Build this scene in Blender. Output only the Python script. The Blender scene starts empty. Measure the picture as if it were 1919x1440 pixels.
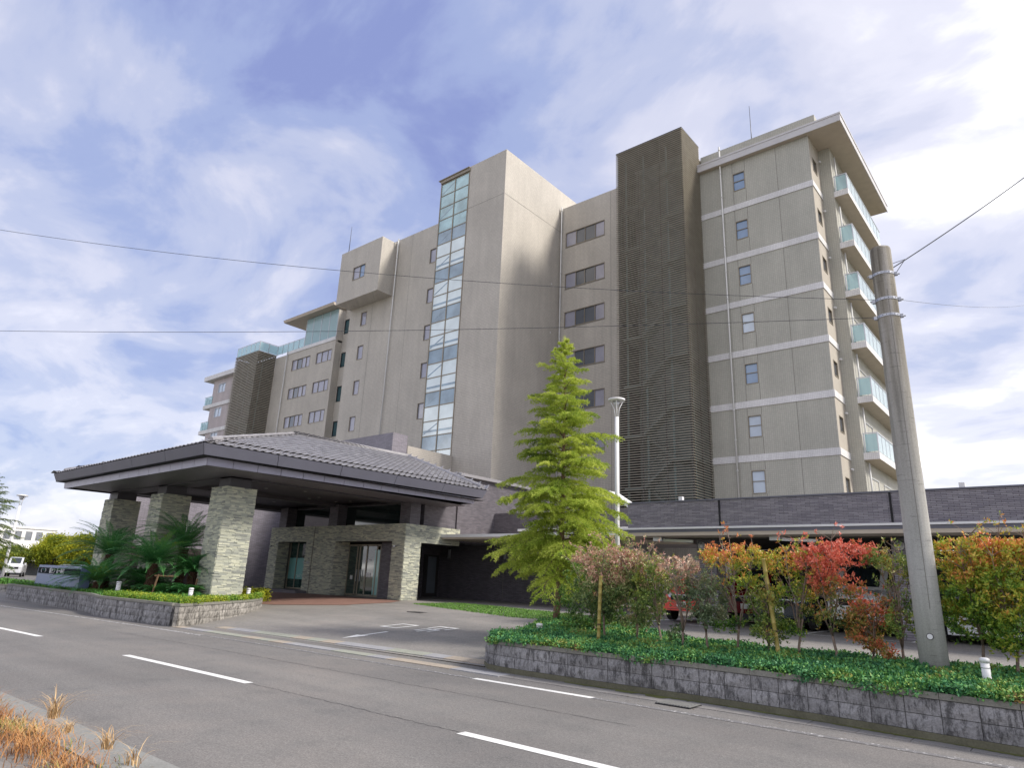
import bpy, math, random
import numpy as np
from mathutils import Vector, Matrix
R = math.radians
random.seed(7); rng = np.random.default_rng(7)
sc = bpy.context.scene
COL = sc.collection
PI = math.pi

# ------------------------------------------------------------------ camera
yaw, pitch, roll, fpx = -0.704768981, 0.289159463, 0.0417929956, 1240.4
F = Vector((math.sin(yaw)*math.cos(pitch), math.cos(yaw)*math.cos(pitch), math.sin(pitch)))
r0 = Vector((math.cos(yaw), -math.sin(yaw), 0)); u0 = r0.cross(F)
r1 = r0*math.cos(roll) + u0*math.sin(roll); u1 = u0*math.cos(roll) - r0*math.sin(roll)
cam_d = bpy.data.cameras.new('camera'); cam = bpy.data.objects.new('camera', cam_d); COL.objects.link(cam)
cam.matrix_world = Matrix(((r1.x, u1.x, -F.x, 0), (r1.y, u1.y, -F.y, 0), (r1.z, u1.z, -F.z, 1.65), (0, 0, 0, 1)))
cam_d.sensor_width = 36; cam_d.lens = fpx/1919*36; cam_d.clip_start = .1; cam_d.clip_end = 3000
sc.camera = cam

# ------------------------------------------------------------------ sky, sun, exposure
SUN_AZ, SUN_EL = R(68), R(42)          # azimuth measured from +Y towards +X
w = bpy.data.worlds.new('World'); sc.world = w; w.use_nodes = True
nt = w.node_tree; N = nt.nodes; L = nt.links; N.clear()
def nd(t, **k):
    n = N.new(t)
    for a, b in k.items(): setattr(n, a, b)
    return n
out = nd('ShaderNodeOutputWorld'); bg = nd('ShaderNodeBackground'); bg.inputs[1].default_value = .1
sky = nd('ShaderNodeTexSky', sky_type='NISHITA', sun_disc=False, sun_elevation=SUN_EL, sun_rotation=SUN_AZ)
tc = nd('ShaderNodeTexCoord'); sep = nd('ShaderNodeSeparateXYZ'); L.new(tc.outputs['Generated'], sep.inputs[0])
def mth(op, a, b=None, c=None):
    n = nd('ShaderNodeMath', operation=op)
    for i, v in enumerate((a, b, c)):
        if v is None: continue
        if isinstance(v, (int, float)): n.inputs[i].default_value = v
        else: L.new(v, n.inputs[i])
    return n.outputs[0]
zc = mth('MAXIMUM', sep.outputs[2], 0.0)
den = mth('ADD', zc, .28)
cmb = nd('ShaderNodeCombineXYZ'); L.new(mth('DIVIDE', sep.outputs[0], den), cmb.inputs[0]); L.new(mth('DIVIDE', sep.outputs[1], den), cmb.inputs[1])
def skynoise(scale, detail, rough, dist, loc, rz, sx, sy):
    n = nd('ShaderNodeTexNoise'); n.inputs['Scale'].default_value = scale; n.inputs['Detail'].default_value = detail; n.inputs['Roughness'].default_value = rough; n.inputs['Distortion'].default_value = dist
    mp = nd('ShaderNodeMapping'); mp.inputs['Location'].default_value = (*loc, 0); mp.inputs['Rotation'].default_value = (0, 0, R(rz)); mp.inputs['Scale'].default_value = (sx, sy, 1)
    L.new(cmb.outputs[0], mp.inputs[0]); L.new(mp.outputs[0], n.inputs['Vector']); return n.outputs['Fac']
nA = skynoise(1.0, 5, .5, .4, (3.1, 1.7), 25, .8, 1.3); nB = skynoise(3.0, 7, .55, .35, (.4, 2.2), 40, .9, 1.2)
def lobe(az, el, power):
    d = nd('ShaderNodeVectorMath', operation='DOT_PRODUCT'); L.new(tc.outputs['Generated'], d.inputs[0])
    d.inputs[1].default_value = (math.sin(R(az))*math.cos(R(el)), math.cos(R(az))*math.cos(R(el)), math.sin(R(el)))
    return mth('POWER', mth('MAXIMUM', d.outputs['Value'], 0.0), power)
glow, gap = lobe(20, 38, 3.0), lobe(-70, 42, 6.0)
hz = mth('POWER', mth('SUBTRACT', 1.0, zc), 3.5)
v = mth('ADD', mth('MULTIPLY_ADD', nA, 1.15, .05), mth('MULTIPLY_ADD', nB, 1.35, -.675))
v = mth('ADD', v, mth('MULTIPLY', glow, .15)); v = mth('SUBTRACT', v, mth('MULTIPLY', gap, .50)); v = mth('ADD', v, mth('MULTIPLY', lobe(-78, 14, 14.0), .06)); v = mth('ADD', v, mth('MULTIPLY', hz, .13))
rp = nd('ShaderNodeValToRGB'); cr = rp.color_ramp; cr.interpolation = 'EASE'
K = 1/1.62
stops = [(.10, (.16, .19, .37)), (.27, (.225, .265, .425)), (.42, (.32, .345, .465)), (.55, (.42, .425, .51)), (.68, (.50, .495, .56)), (.80, (.64, .63, .67)), (.92, (1.05, 1.03, 1.03)), (1.0, (1.7, 1.66, 1.62))]
stops = [(p, tuple(x*K for x in c)) for p, c in stops]
cr.elements[0].position = stops[0][0]; cr.elements[0].color = (*stops[0][1], 1)
cr.elements[1].position = stops[-1][0]; cr.elements[1].color = (*stops[-1][1], 1)
for p, c in stops[1:-1]:
    e = cr.elements.new(p); e.color = (*c, 1)
L.new(v, rp.inputs[0])
sc10 = nd('ShaderNodeMixRGB', blend_type='MULTIPLY'); sc10.inputs[0].default_value = 1; sc10.inputs[2].default_value = (10, 10, 10, 1); L.new(rp.outputs[0], sc10.inputs[1])
mx = nd('ShaderNodeMixRGB'); mx.inputs[0].default_value = .9; L.new(sky.outputs[0], mx.inputs[1]); L.new(sc10.outputs[0], mx.inputs[2])
L.new(mx.outputs[0], bg.inputs[0]); L.new(bg.outputs[0], out.inputs[0])
sd = bpy.data.lights.new('sun', 'SUN'); sd.energy = 1.5; sd.angle = R(12); sd.color = (1, .93, .84)
so = bpy.data.objects.new('sun', sd); COL.objects.link(so)
so.rotation_euler = Vector((math.sin(SUN_AZ)*math.cos(SUN_EL), math.cos(SUN_AZ)*math.cos(SUN_EL), math.sin(SUN_EL))).to_track_quat('Z', 'Y').to_euler()
sc.view_settings.view_transform = 'Standard'; sc.view_settings.look = 'None'
sc.view_settings.exposure = 1.52; sc.view_settings.gamma = 1; sc.view_settings.use_curve_mapping = False
sc.cycles.max_bounces = 6; sc.cycles.transparent_max_bounces = 12

# ------------------------------------------------------------------ materials
MC = {}
def newmat(name):
    m = bpy.data.materials.new(name); m.use_nodes = True
    nt = m.node_tree; b = nt.nodes['Principled BSDF']
    return m, nt, b
def node(nt, t, **k):
    n = nt.nodes.new(t)
    for a, b in k.items(): setattr(n, a, b)
    return n
def ramp(nt, fac, stops, interp='LINEAR'):
    r = node(nt, 'ShaderNodeValToRGB'); cr = r.color_ramp; cr.interpolation = interp
    cr.elements[0].position = stops[0][0]; cr.elements[0].color = (*stops[0][1], 1)
    cr.elements[1].position = stops[-1][0]; cr.elements[1].color = (*stops[-1][1], 1)
    for p, c in stops[1:-1]:
        e = cr.elements.new(p); e.color = (*c, 1)
    nt.links.new(fac, r.inputs[0]); return r.outputs[0]
def mul(c, k): return tuple(min(1, x*k) for x in c)
def noise(nt, vec, scale, detail=4, rough=.55, dist=0):
    n = node(nt, 'ShaderNodeTexNoise'); n.inputs['Scale'].default_value = scale; n.inputs['Detail'].default_value = detail
    n.inputs['Roughness'].default_value = rough; n.inputs['Distortion'].default_value = dist
    nt.links.new(vec, n.inputs['Vector']); return n.outputs['Fac']
def geo(nt): return node(nt, 'ShaderNodeNewGeometry')
def mixc(nt, fac, a, b, mode='MIX'):
    m = node(nt, 'ShaderNodeMixRGB', blend_type=mode)
    for i, x in ((0, fac), (1, a), (2, b)):
        if isinstance(x, (int, float)): m.inputs[i].default_value = x
        elif isinstance(x, tuple): m.inputs[i].default_value = (*x, 1)
        else: nt.links.new(x, m.inputs[i])
    return m.outputs[0]
def bump(nt, h, b, strength=.3, dist=.02):
    n = node(nt, 'ShaderNodeBump'); n.inputs['Strength'].default_value = strength; n.inputs['Distance'].default_value = dist
    nt.links.new(h, n.inputs['Height']); nt.links.new(n.outputs[0], b.inputs['Normal'])
def plain(name, c, rough=.7, var=.12, scale=3., bmp=0, metal=0, spec=.4, fine=0):
    if name in MC: return MC[name]
    m, nt, b = newmat(name); g = geo(nt)
    n = noise(nt, g.outputs['Position'], scale, 5)
    col = ramp(nt, n, [(.25, mul(c, 1-var)), (.75, mul(c, 1+var))])
    if fine:
        n2 = noise(nt, g.outputs['Position'], fine, 2)
        col = mixc(nt, .35, col, ramp(nt, n2, [(.3, mul(c, .6)), (.7, mul(c, 1.4))]))
        if bmp: bump(nt, n2, b, bmp, .01)
    elif bmp: bump(nt, n, b, bmp, .02)
    nt.links.new(col, b.inputs['Base Color'])
    b.inputs['Roughness'].default_value = rough; b.inputs['Metallic'].default_value = metal
    b.inputs['Specular IOR Level'].default_value = spec
    MC[name] = m; return m
def tiled(name, c, tw, th, mortar=.05, mcol=.6, var=.12, offset=.5, rough=.6, bmp=.4, stain=.15, dist=.01):
    """mosaic or strip tiles: u runs along the wall whichever way it faces, v is height"""
    if name in MC: return MC[name]
    m, nt, b = newmat(name); g = geo(nt)
    s = node(nt, 'ShaderNodeSeparateXYZ'); nt.links.new(g.outputs['Position'], s.inputs[0])
    a = node(nt, 'ShaderNodeMath', operation='ADD'); nt.links.new(s.outputs[0], a.inputs[0]); nt.links.new(s.outputs[1], a.inputs[1])
    cb = node(nt, 'ShaderNodeCombineXYZ'); nt.links.new(a.outputs[0], cb.inputs[0]); nt.links.new(s.outputs[2], cb.inputs[1])
    br = node(nt, 'ShaderNodeTexBrick'); br.offset = offset; br.inputs['Scale'].default_value = 1
    br.inputs['Brick Width'].default_value = tw; br.inputs['Row Height'].default_value = th
    br.inputs['Mortar Size'].default_value = min(tw, th)*mortar; br.inputs['Mortar Smooth'].default_value = .3
    br.inputs['Color1'].default_value = (*mul(c, 1-var), 1); br.inputs['Color2'].default_value = (*mul(c, 1+var), 1); br.inputs['Mortar'].default_value = (*mul(c, mcol), 1)
    nt.links.new(cb.outputs[0], br.inputs['Vector'])
    n = noise(nt, g.outputs['Position'], .35, 5)
    st = node(nt, 'ShaderNodeMapping'); st.inputs['Scale'].default_value = (1.2, 1.2, .12); nt.links.new(g.outputs['Position'], st.inputs[0])
    n2 = noise(nt, st.outputs[0], 1.4, 4)
    col = mixc(nt, 1., br.outputs['Color'], ramp(nt, n, [(.3, (1-stain,)*3), (.7, (1+stain*.3,)*3)]), 'MULTIPLY')
    col = mixc(nt, 1., col, ramp(nt, n2, [(.3, (1-stain*.8,)*3), (.62, (1.,)*3)]), 'MULTIPLY')
    nt.links.new(col, b.inputs['Base Color']); b.inputs['Roughness'].default_value = rough
    iv = node(nt, 'ShaderNodeMath', operation='SUBTRACT'); iv.inputs[0].default_value = 1; nt.links.new(br.outputs['Fac'], iv.inputs[1])
    bump(nt, iv.outputs[0], b, bmp, dist)
    MC[name] = m; return m
def island(name, stops, rough=.6, spec=.3, trans=0., noise_scale=0, zgrad=None, sss=0):
    """one colour per leaf, stone or blade (Random Per Island) pulled along the ramp by clumps of noise"""
    if name in MC: return MC[name]
    m, nt, b = newmat(name); g = geo(nt)
    f = g.outputs['Random Per Island']
    if noise_scale:
        tcn = node(nt, 'ShaderNodeTexCoord')
        n = noise(nt, g.outputs['Position'], noise_scale, 3)
        mm = node(nt, 'ShaderNodeMath', operation='MULTIPLY_ADD'); nt.links.new(f, mm.inputs[0]); mm.inputs[1].default_value = .45
        k = node(nt, 'ShaderNodeMath', operation='MULTIPLY_ADD'); nt.links.new(n, k.inputs[0]); k.inputs[1].default_value = 1.5; k.inputs[2].default_value = -.47
        nt.links.new(k.outputs[0], mm.inputs[2]); f = mm.outputs[0]
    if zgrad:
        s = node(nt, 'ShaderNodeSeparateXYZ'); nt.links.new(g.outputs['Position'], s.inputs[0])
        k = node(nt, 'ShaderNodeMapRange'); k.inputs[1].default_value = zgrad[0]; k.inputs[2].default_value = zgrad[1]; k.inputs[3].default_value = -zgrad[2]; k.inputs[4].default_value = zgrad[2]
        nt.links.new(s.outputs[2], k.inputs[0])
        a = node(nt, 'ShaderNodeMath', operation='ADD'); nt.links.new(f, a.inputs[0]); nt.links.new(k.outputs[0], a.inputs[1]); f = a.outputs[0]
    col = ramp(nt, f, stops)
    nt.links.new(col, b.inputs['Base Color']); b.inputs['Roughness'].default_value = rough; b.inputs['Specular IOR Level'].default_value = spec
    if trans:
        t = node(nt, 'ShaderNodeBsdfTranslucent'); nt.links.new(col, t.inputs[0])
        ms = node(nt, 'ShaderNodeMixShader'); ms.inputs[0].default_value = trans
        nt.links.new(b.outputs[0], ms.inputs[1]); nt.links.new(t.outputs[0], ms.inputs[2])
        nt.links.new(ms.outputs[0], nt.nodes['Material Output'].inputs[0])
    MC[name] = m; return m
def glassy(name, c, rough=.06, spec=.9, var=.1, metal=0.):
    if name in MC: return MC[name]
    m, nt, b = newmat(name); g = geo(nt)
    n = noise(nt, g.outputs['Position'], .9, 3)
    nt.links.new(ramp(nt, n, [(.3, mul(c, 1-var)), (.7, mul(c, 1+var))]), b.inputs['Base Color'])
    b.inputs['Roughness'].default_value = rough; b.inputs['Specular IOR Level'].default_value = spec; b.inputs['Metallic'].default_value = metal
    b.inputs['Coat Weight'].default_value = .6; b.inputs['Coat Roughness'].default_value = .03
    MC[name] = m; return m
def clear(name, tint, alpha=.5, rough=.03, body=(.5, .7, .72)):
    """see-through pane: part tinted transparency, part glossy reflection"""
    if name in MC: return MC[name]
    m, nt, b = newmat(name)
    b.inputs['Base Color'].default_value = (*body, 1); b.inputs['Roughness'].default_value = rough; b.inputs['Specular IOR Level'].default_value = .8
    t = node(nt, 'ShaderNodeBsdfTransparent'); t.inputs[0].default_value = (*tint, 1)
    ms = node(nt, 'ShaderNodeMixShader'); ms.inputs[0].default_value = alpha
    nt.links.new(t.outputs[0], ms.inputs[1]); nt.links.new(b.outputs[0], ms.inputs[2]); nt.links.new(ms.outputs[0], nt.nodes['Material Output'].inputs[0])
    MC[name] = m; return m

BEIGE = (.59, .55, .485)
m_tile = tiled('beige_mosaic_tile', BEIGE, .12, .12, .12, .70, .06, 0, bmp=.7, stain=.12)
m_tileg = tiled('grey_green_mosaic_tile', (.50, .49, .43), .12, .12, .12, .80, .05, 0, bmp=.6, stain=.12)
m_tilel = tiled('mauve_tile', (.50, .44, .44), .12, .12, .08, .8, .05, 0, bmp=.2)
m_band = tiled('white_band_tile', (.80, .79, .79), .10, .10, .09, .75, .05, 0, bmp=.4)
m_dark = tiled('dark_strip_tile', (.19, .176, .20), .24, .055, .2, .42, .25, .5, rough=.5, bmp=.8, dist=.015)
m_darkl = tiled('mauve_strip_tile', (.30, .28, .32), .30, .06, .16, .5, .15, .5, rough=.5, bmp=.7, dist=.015)
m_tilegeo = island('dark_tile_pieces', [(0, (.19, .178, .21)), (.5, (.235, .22, .25)), (1, (.29, .275, .305))], rough=.45)
m_mort = plain('dark_mortar', (.07, .066, .075))
m_soff = plain('soffit_render', (.48, .42, .35), .8, .08, 2)
m_white = plain('white_paint', (.72, .72, .73), .5, .05, 2)
m_pipe = plain('cream_pipe', (.62, .62, .60), .45, .05, 1)
m_joint = plain('joint_sealant', (.21, .20, .18), .8)
m_frame = plain('bronze_frame', (.27, .235, .18), .4, .1, 4, spec=.5)
m_framed = plain('dark_frame', (.045, .043, .045), .4)
m_alu = plain('aluminium', (.55, .56, .58), .35, .06, 3, metal=.6)
m_louv = plain('louvre_bronze', (.34, .31, .25), .5, .15, 2)
m_louvd = plain('stair_steel', (.15, .18, .17), .5, .2, 1.5)
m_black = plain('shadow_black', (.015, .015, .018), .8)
m_fascia = plain('grey_metal_fascia', (.12, .122, .155), .42, .08, 1.2, spec=.5)
m_fascia2 = plain('mauve_metal_panel', (.34, .335, .43), .38, .08, 1.5, spec=.5)
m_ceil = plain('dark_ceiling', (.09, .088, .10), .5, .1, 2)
m_slatc = plain('soffit_slats', (.16, .15, .17), .4, .15, 5)
m_rtile = island('roof_tiles', [(0, (.23, .225, .24)), (.5, (.265, .26, .275)), (1, (.30, .295, .31))], rough=.42, spec=.5)
m_stone = island('ledger_stone', [(0, (.25, .26, .24)), (.3, (.37, .385, .33)), (.7, (.49, .50, .40)), (1, (.60, .60, .47))], rough=.8, spec=.25)
m_conc = plain('rough_concrete', (.30, .30, .28), .9, .2, 1.5, .4, fine=60)
m_steel = plain('galvanised_steel', (.42, .43, .46), .35, .15, 30, metal=.7)
m_asph = None

# ------------------------------------------------------------------ mesh helpers
def wloc(o):
    v = Vector(o.location); p = o.parent
    while p: v += Vector(p.location); p = p.parent
    return v
def link(name, me, mat, parent=None, smooth=False, kind=None, at=None):
    o = bpy.data.objects.new(name, me); COL.objects.link(o)
    if mat is not None:
        for x in (mat if isinstance(mat, (list, tuple)) else [mat]): me.materials.append(x)
    if parent is not None: o.parent = parent
    if at is not None: o.location = at
    if smooth and len(me.polygons): me.polygons.foreach_set('use_smooth', [True]*len(me.polygons))
    if kind: o['kind'] = kind
    return o
def tag(o, label=None, cat=None, group=None, kind=None):
    if label: o['label'] = label
    if cat: o['category'] = cat
    if group: o['group'] = group
    if kind: o['kind'] = kind
    return o
def thing(name, label, cat, loc=(0, 0, 0), group=None):
    o = bpy.data.objects.new(name, None); o.empty_display_size = .3; COL.objects.link(o); o.location = loc
    return tag(o, label, cat, group)
def mesh(name, V, Fc):
    me = bpy.data.meshes.new(name); me.from_pydata(V, [], Fc); me.update(); return me
class MB:
    def __init__(s): s.v = []; s.f = []; s.mi = []; s.cur = 0
    def add(s, V, Fc):
        o = len(s.v); s.v += [tuple(p) for p in V]; s.f += [tuple(i+o for i in q) for q in Fc]; s.mi += [s.cur]*len(Fc); return s
    def box(s, x0, x1, y0, y1, z0, z1):
        V = [(x, y, z) for z in (z0, z1) for x, y in ((x0, y0), (x1, y0), (x1, y1), (x0, y1))]
        return s.add(V, [(3, 2, 1, 0), (4, 5, 6, 7), (0, 1, 5, 4), (1, 2, 6, 5), (2, 3, 7, 6), (3, 0, 4, 7)])
    def quad(s, a, b, c, d): return s.add([a, b, c, d], [(0, 1, 2, 3)])
    def prism(s, poly, z0, z1):
        n = len(poly); V = [(*p[:2], z0) for p in poly]+[(*p[:2], z1) for p in poly]
        return s.add(V, [tuple(range(n))[::-1], tuple(range(n, 2*n))]+[(i, (i+1) % n, n+(i+1) % n, n+i) for i in range(n)])
    def bar(s, a, b, w, h=None, up=(0, 0, 1)):
        h = h or w; a = Vector(a); b = Vector(b); d = (b-a).normalized(); u = Vector(up)
        if abs(d.dot(u)) > .98: u = Vector((0, 1, 0))
        x = d.cross(u).normalized()*w/2; y = x.cross(d).normalized()*h/2
        V = [p+i*x+j*y for p in (a, b) for i, j in ((-1, -1), (1, -1), (1, 1), (-1, 1))]
        return s.add(V, [(3, 2, 1, 0), (4, 5, 6, 7), (0, 1, 5, 4), (1, 2, 6, 5), (2, 3, 7, 6), (3, 0, 4, 7)])
    def tube(s, pts, rad, n=8, cap=True):
        pts = [Vector(p) for p in pts]; rad = rad if isinstance(rad, (list, tuple)) else [rad]*len(pts)
        o = []; ref = Vector((.1, .2, 1)) if abs((pts[-1]-pts[0]).normalized().z) < .9 else Vector((1, .1, 0))
        for i, p in enumerate(pts):
            d = (pts[min(i+1, len(pts)-1)]-pts[max(i-1, 0)]).normalized()
            x = d.cross(ref).normalized(); y = d.cross(x)
            o += [p+(x*math.cos(2*PI*k/n)+y*math.sin(2*PI*k/n))*rad[i] for k in range(n)]
        Fc = [(i*n+k, i*n+(k+1) % n, (i+1)*n+(k+1) % n, (i+1)*n+k) for i in range(len(pts)-1) for k in range(n)]
        if cap: Fc += [tuple(range(n))[::-1], tuple((len(pts)-1)*n+k for k in range(n))]
        return s.add(o, Fc)
    def build(s, name, mat, parent=None, smooth=False, kind=None):
        off = wloc(parent) if parent is not None else Vector((0, 0, 0))
        V = [(x-off.x, y-off.y, z-off.z) for x, y, z in s.v]
        me = mesh(name, V, s.f)
        o = link(name, me, mat, parent, smooth, kind)
        if isinstance(mat, (list, tuple)): me.polygons.foreach_set('material_index', s.mi)
        return o
def npmesh(name, V, Fc, mat, parent=None, smooth=False, kind=None):
    """numpy arrays: V (n,3) world, Fc (m,k)"""
    V = np.asarray(V, dtype=np.float32).reshape(-1, 3); Fc = np.asarray(Fc, dtype=np.int32)
    if parent is not None: V = V-np.array(wloc(parent), dtype=np.float32)
    me = bpy.data.meshes.new(name); m, k = Fc.shape
    me.vertices.add(len(V)); me.vertices.foreach_set('co', V.ravel())
    me.loops.add(m*k); me.loops.foreach_set('vertex_index', Fc.ravel())
    me.polygons.add(m); me.polygons.foreach_set('loop_start', np.arange(0, m*k, k, dtype=np.int32))
    me.update(calc_edges=True); me.validate()
    return link(name, me, mat, parent, smooth, kind)
def sheet(name, poly, z, mat, parent=None, kind=None, **k):
    b = MB(); b.add([(p[0], p[1], z if len(p) < 3 else p[2]) for p in poly], [tuple(range(len(poly)))]); return tag(b.build(name, mat, parent), kind=kind, **k)
def copytree(o, loc=None, parent=None, label=None):
    c = o.copy(); COL.objects.link(c)
    if parent is not None: c.parent = parent
    if loc is not None: c.location = loc
    if label: c['label'] = label
    for ch in [x for x in o.children]: copytree(ch, None, c)
    return c

# ------------------------------------------------------------------ ground shape
def sstep(a, b, x):
    t = np.clip((x-a)/(b-a), 0, 1); return t*t*(3-2*t)
def yc(x):                              # the road bends slightly: its centre line
    x = np.asarray(x, float); return 6.0-.0016*np.minimum(x+2, 0)**2*np.where(x < -45, 43**2/np.maximum((x+2)**2, 1), 1)
def grd(x, y):
    x = np.asarray(x, float); y = np.asarray(y, float)
    d = np.interp(y, [10.3, 10.9, 14, 18, 22, 60], [0, .05, .22, .45, .57, .60])
    l = np.interp(y, [10.3, 10.9, 12.2, 16, 22, 60], [0, .05, .50, .55, .60, .62])
    t = sstep(-10.5, -8.8, x); z = d*(1-t)+l*t
    return z*sstep(-75, -45, x)
def grdf(x, y): return float(grd(x, y))

# asphalt
def asphalt(name, c, warm=(1.03, 1.0, .97), scale=1.):
    m, nt, b = newmat(name); g = geo(nt); P = g.outputs['Position']
    a = noise(nt, P, .22*scale, 4, .6, .4); f = noise(nt, P, 55, 3, .7); s = noise(nt, P, 160, 2)
    md = noise(nt, P, 19, 3, .6); bl = noise(nt, P, 1.7, 5, .65)
    st = node(nt, 'ShaderNodeMapping'); st.inputs['Scale'].default_value = (.07, 1.1, 1); nt.links.new(P, st.inputs[0])
    tr = noise(nt, st.outputs[0], .9, 3)
    col = ramp(nt, a, [(.3, mul(c, .86)), (.5, c), (.72, tuple(x*y*1.14 for x, y in zip(c, warm)))])
    col = mixc(nt, 1., col, ramp(nt, tr, [(.35, (.9, .9, .91)), (.65, (1.06, 1.06, 1.06))]), 'MULTIPLY')
    col = mixc(nt, 1., col, ramp(nt, f, [(.3, (.62,)*3), (.5, (1.,)*3), (.75, (1.5,)*3)]), 'MULTIPLY')
    col = mixc(nt, 1., col, ramp(nt, md, [(.3, (.86,)*3), (.7, (1.14,)*3)]), 'MULTIPLY')
    col = mixc(nt, 1., col, ramp(nt, bl, [(.28, (.84, .85, .86)), (.45, (1.,)*3), (.7, (1.06, 1.04, 1.03))]), 'MULTIPLY')
    col = mixc(nt, ramp(nt, s, [(.69, (0,)*3), (.75, (1,)*3)]), col, mul(c, 2.2))
    nt.links.new(col, b.inputs['Base Color']); b.inputs['Roughness'].default_value = .85; b.inputs['Specular IOR Level'].default_value = .25
    bump(nt, f, b, .35, .006); return m
m_road = asphalt('road_asphalt', (.182, .175, .166))
m_drive = asphalt('drive_asphalt', (.235, .225, .21), scale=1.6)
def paint_mat(name, wear):
    m, nt, b = newmat(name); g = geo(nt)
    n = noise(nt, g.outputs['Position'], 14, 6, .75)
    f = ramp(nt, n, [(wear, (0,)*3), (wear+.08, (1,)*3)])
    nt.links.new(mixc(nt, f, (.17, .165, .165), (.74, .74, .72)), b.inputs['Base Color']); b.inputs['Roughness'].default_value = .7
    return m
m_paint = paint_mat('road_paint', .34); m_paintw = paint_mat('worn_road_paint', .50); m_paintf = paint_mat('faded_road_paint', .56)

b = MB(); b.quad((-900, -500, -.35), (900, -500, -.35), (900, 900, -.35), (-900, 900, -.35))
tag(b.build('ground', plain('earth', (.17, .16, .11), .95, .3, .3)), kind='structure')
def strip(x0, x1, y0f, y1f, z, n, name, mat, kind='structure', zf=None, rows=1):
    xs = np.linspace(x0, x1, n+1); V = []; Fc = []
    for x in xs:
        a, c = float(y0f(x)), float(y1f(x))
        for j in range(rows+1):
            y = a+(c-a)*j/rows; V.append((x, y, z if zf is None else zf(x, y)+z))
    k = rows+1
    for i in range(n):
        for j in range(rows): Fc.append((i*k+j, (i+1)*k+j, (i+1)*k+j+1, i*k+j+1))
    o = link(name, mesh(name, V, Fc), mat); o['kind'] = kind; return o
strip(-300, 60, lambda x: yc(x)-2.87, lambda x: yc(x)+4.6, 0, 90, 'road', m_road)
o = strip(-60, 20, lambda x: yc(x)+4.6, lambda x: 42, 0, 200, 'driveway', m_drive, zf=grdf, rows=60)
b = MB(); b.quad((-300, 8.2, -.012), (-60, 8.2, -.012), (-60, 60, -.012), (-300, 60, -.012)); tag(b.build('far_pavement', m_drive), kind='structure')

# near side: kerb, gutter, sidewalk
def kerbline(x): return float(yc(x)-2.87)
m_side = plain('sidewalk_concrete', (.23, .21, .19), .9, .22, 1.3, .5, fine=45)
strip(-120, 40, lambda x: -14, lambda x: kerbline(x)-.62, .10, 60, 'sidewalk', m_side)
strip(-120, 40, lambda x: kerbline(x)-.44, lambda x: kerbline(x)+.02, .006, 60, 'gutter', plain('gutter_concrete', (.24, .24, .225), .9, .2, 2, .4, fine=50))
kerb = thing('kerb', 'grey concrete kerb between the dry grass and the road', 'kerb', (-8, 2.6, 0)); 
m_kerb = plain('kerb_concrete', (.27, .265, .25), .9, .25, 2.5, .5, fine=50)
x = -24.
while x < -3:
    bb = MB(); y = kerbline(x+.3); y2 = kerbline(x+.6)
    bb.add([(x+.005, y-.62, -.1), (x+.59, y2-.62, -.1), (x+.59, y2-.44, -.1), (x+.005, y-.44, -.1), (x+.005, y-.62, .115), (x+.59, y2-.62, .115), (x+.59, y2-.465, .115), (x+.005, y-.465, .115), (x+.59, y2-.44, .08), (x+.005, y-.44, .08)],
           [(4, 5, 6, 7), (7, 6, 8, 9), (9, 8, 2, 3), (0, 1, 5, 4), (1, 2, 8, 6, 5), (3, 0, 4, 7, 9)])
    bb.build('kerb_stone', m_kerb, kerb); x += .6

# road markings
mk = []
def dash(x0, x1, off, wd, mat, name='lane_dash', label=None, n=6):
    xs = np.linspace(x0, x1, n+1); V = []; 
    for x in xs: V += [(x, float(yc(x))+off-wd/2, .004), (x, float(yc(x))+off+wd/2, .004)]
    Fc = [(2*i, 2*i+2, 2*i+3, 2*i+1) for i in range(n)]
    o = link(name, mesh(name, V, Fc), mat); o['kind'] = 'structure'; return o
for x0, x1 in ((-1.2, 3.2), (-5.62, -1.72), (-14.25, -10.0), (-22.9, -18.55), (-31.6, -27.2), (-40, -36)): dash(x0, x1, 0, .15, m_paint)
dash(-8.4, -6.0, 3.27, .14, m_paint, 'edge_line'); dash(-6.0, 4, 3.27, .14, m_paintf, 'edge_line', n=14)
dash(-17.5, -8.4, 3.27, .12, m_paintf, 'edge_line', n=12); dash(-34, -17.5, 3.2, .13, m_paintw, 'edge_line', n=16)
m_seam = plain('crack_seal', (.05, .05, .05), .8)
def seam(x0, x1, off, n, name='road_seam', wd=.014):
    V = []; Fc = []
    for i in range(n+1):
        x = x0+(x1-x0)*i/n; y = float(yc(x))+off+random.uniform(-.02, .02); k = wd*random.uniform(.3, 1)
        V += [(x, y-k/2, .003), (x, y+k/2, .003)]
    Fc = [(2*i, 2*i+2, 2*i+3, 2*i+1) for i in range(n)]
    o = link(name, mesh(name, V, Fc), m_seam); o['kind'] = 'structure'
seam(-10, -5.62, 0, 60); seam(-19, -4.5, 1.9, 120)

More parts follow.
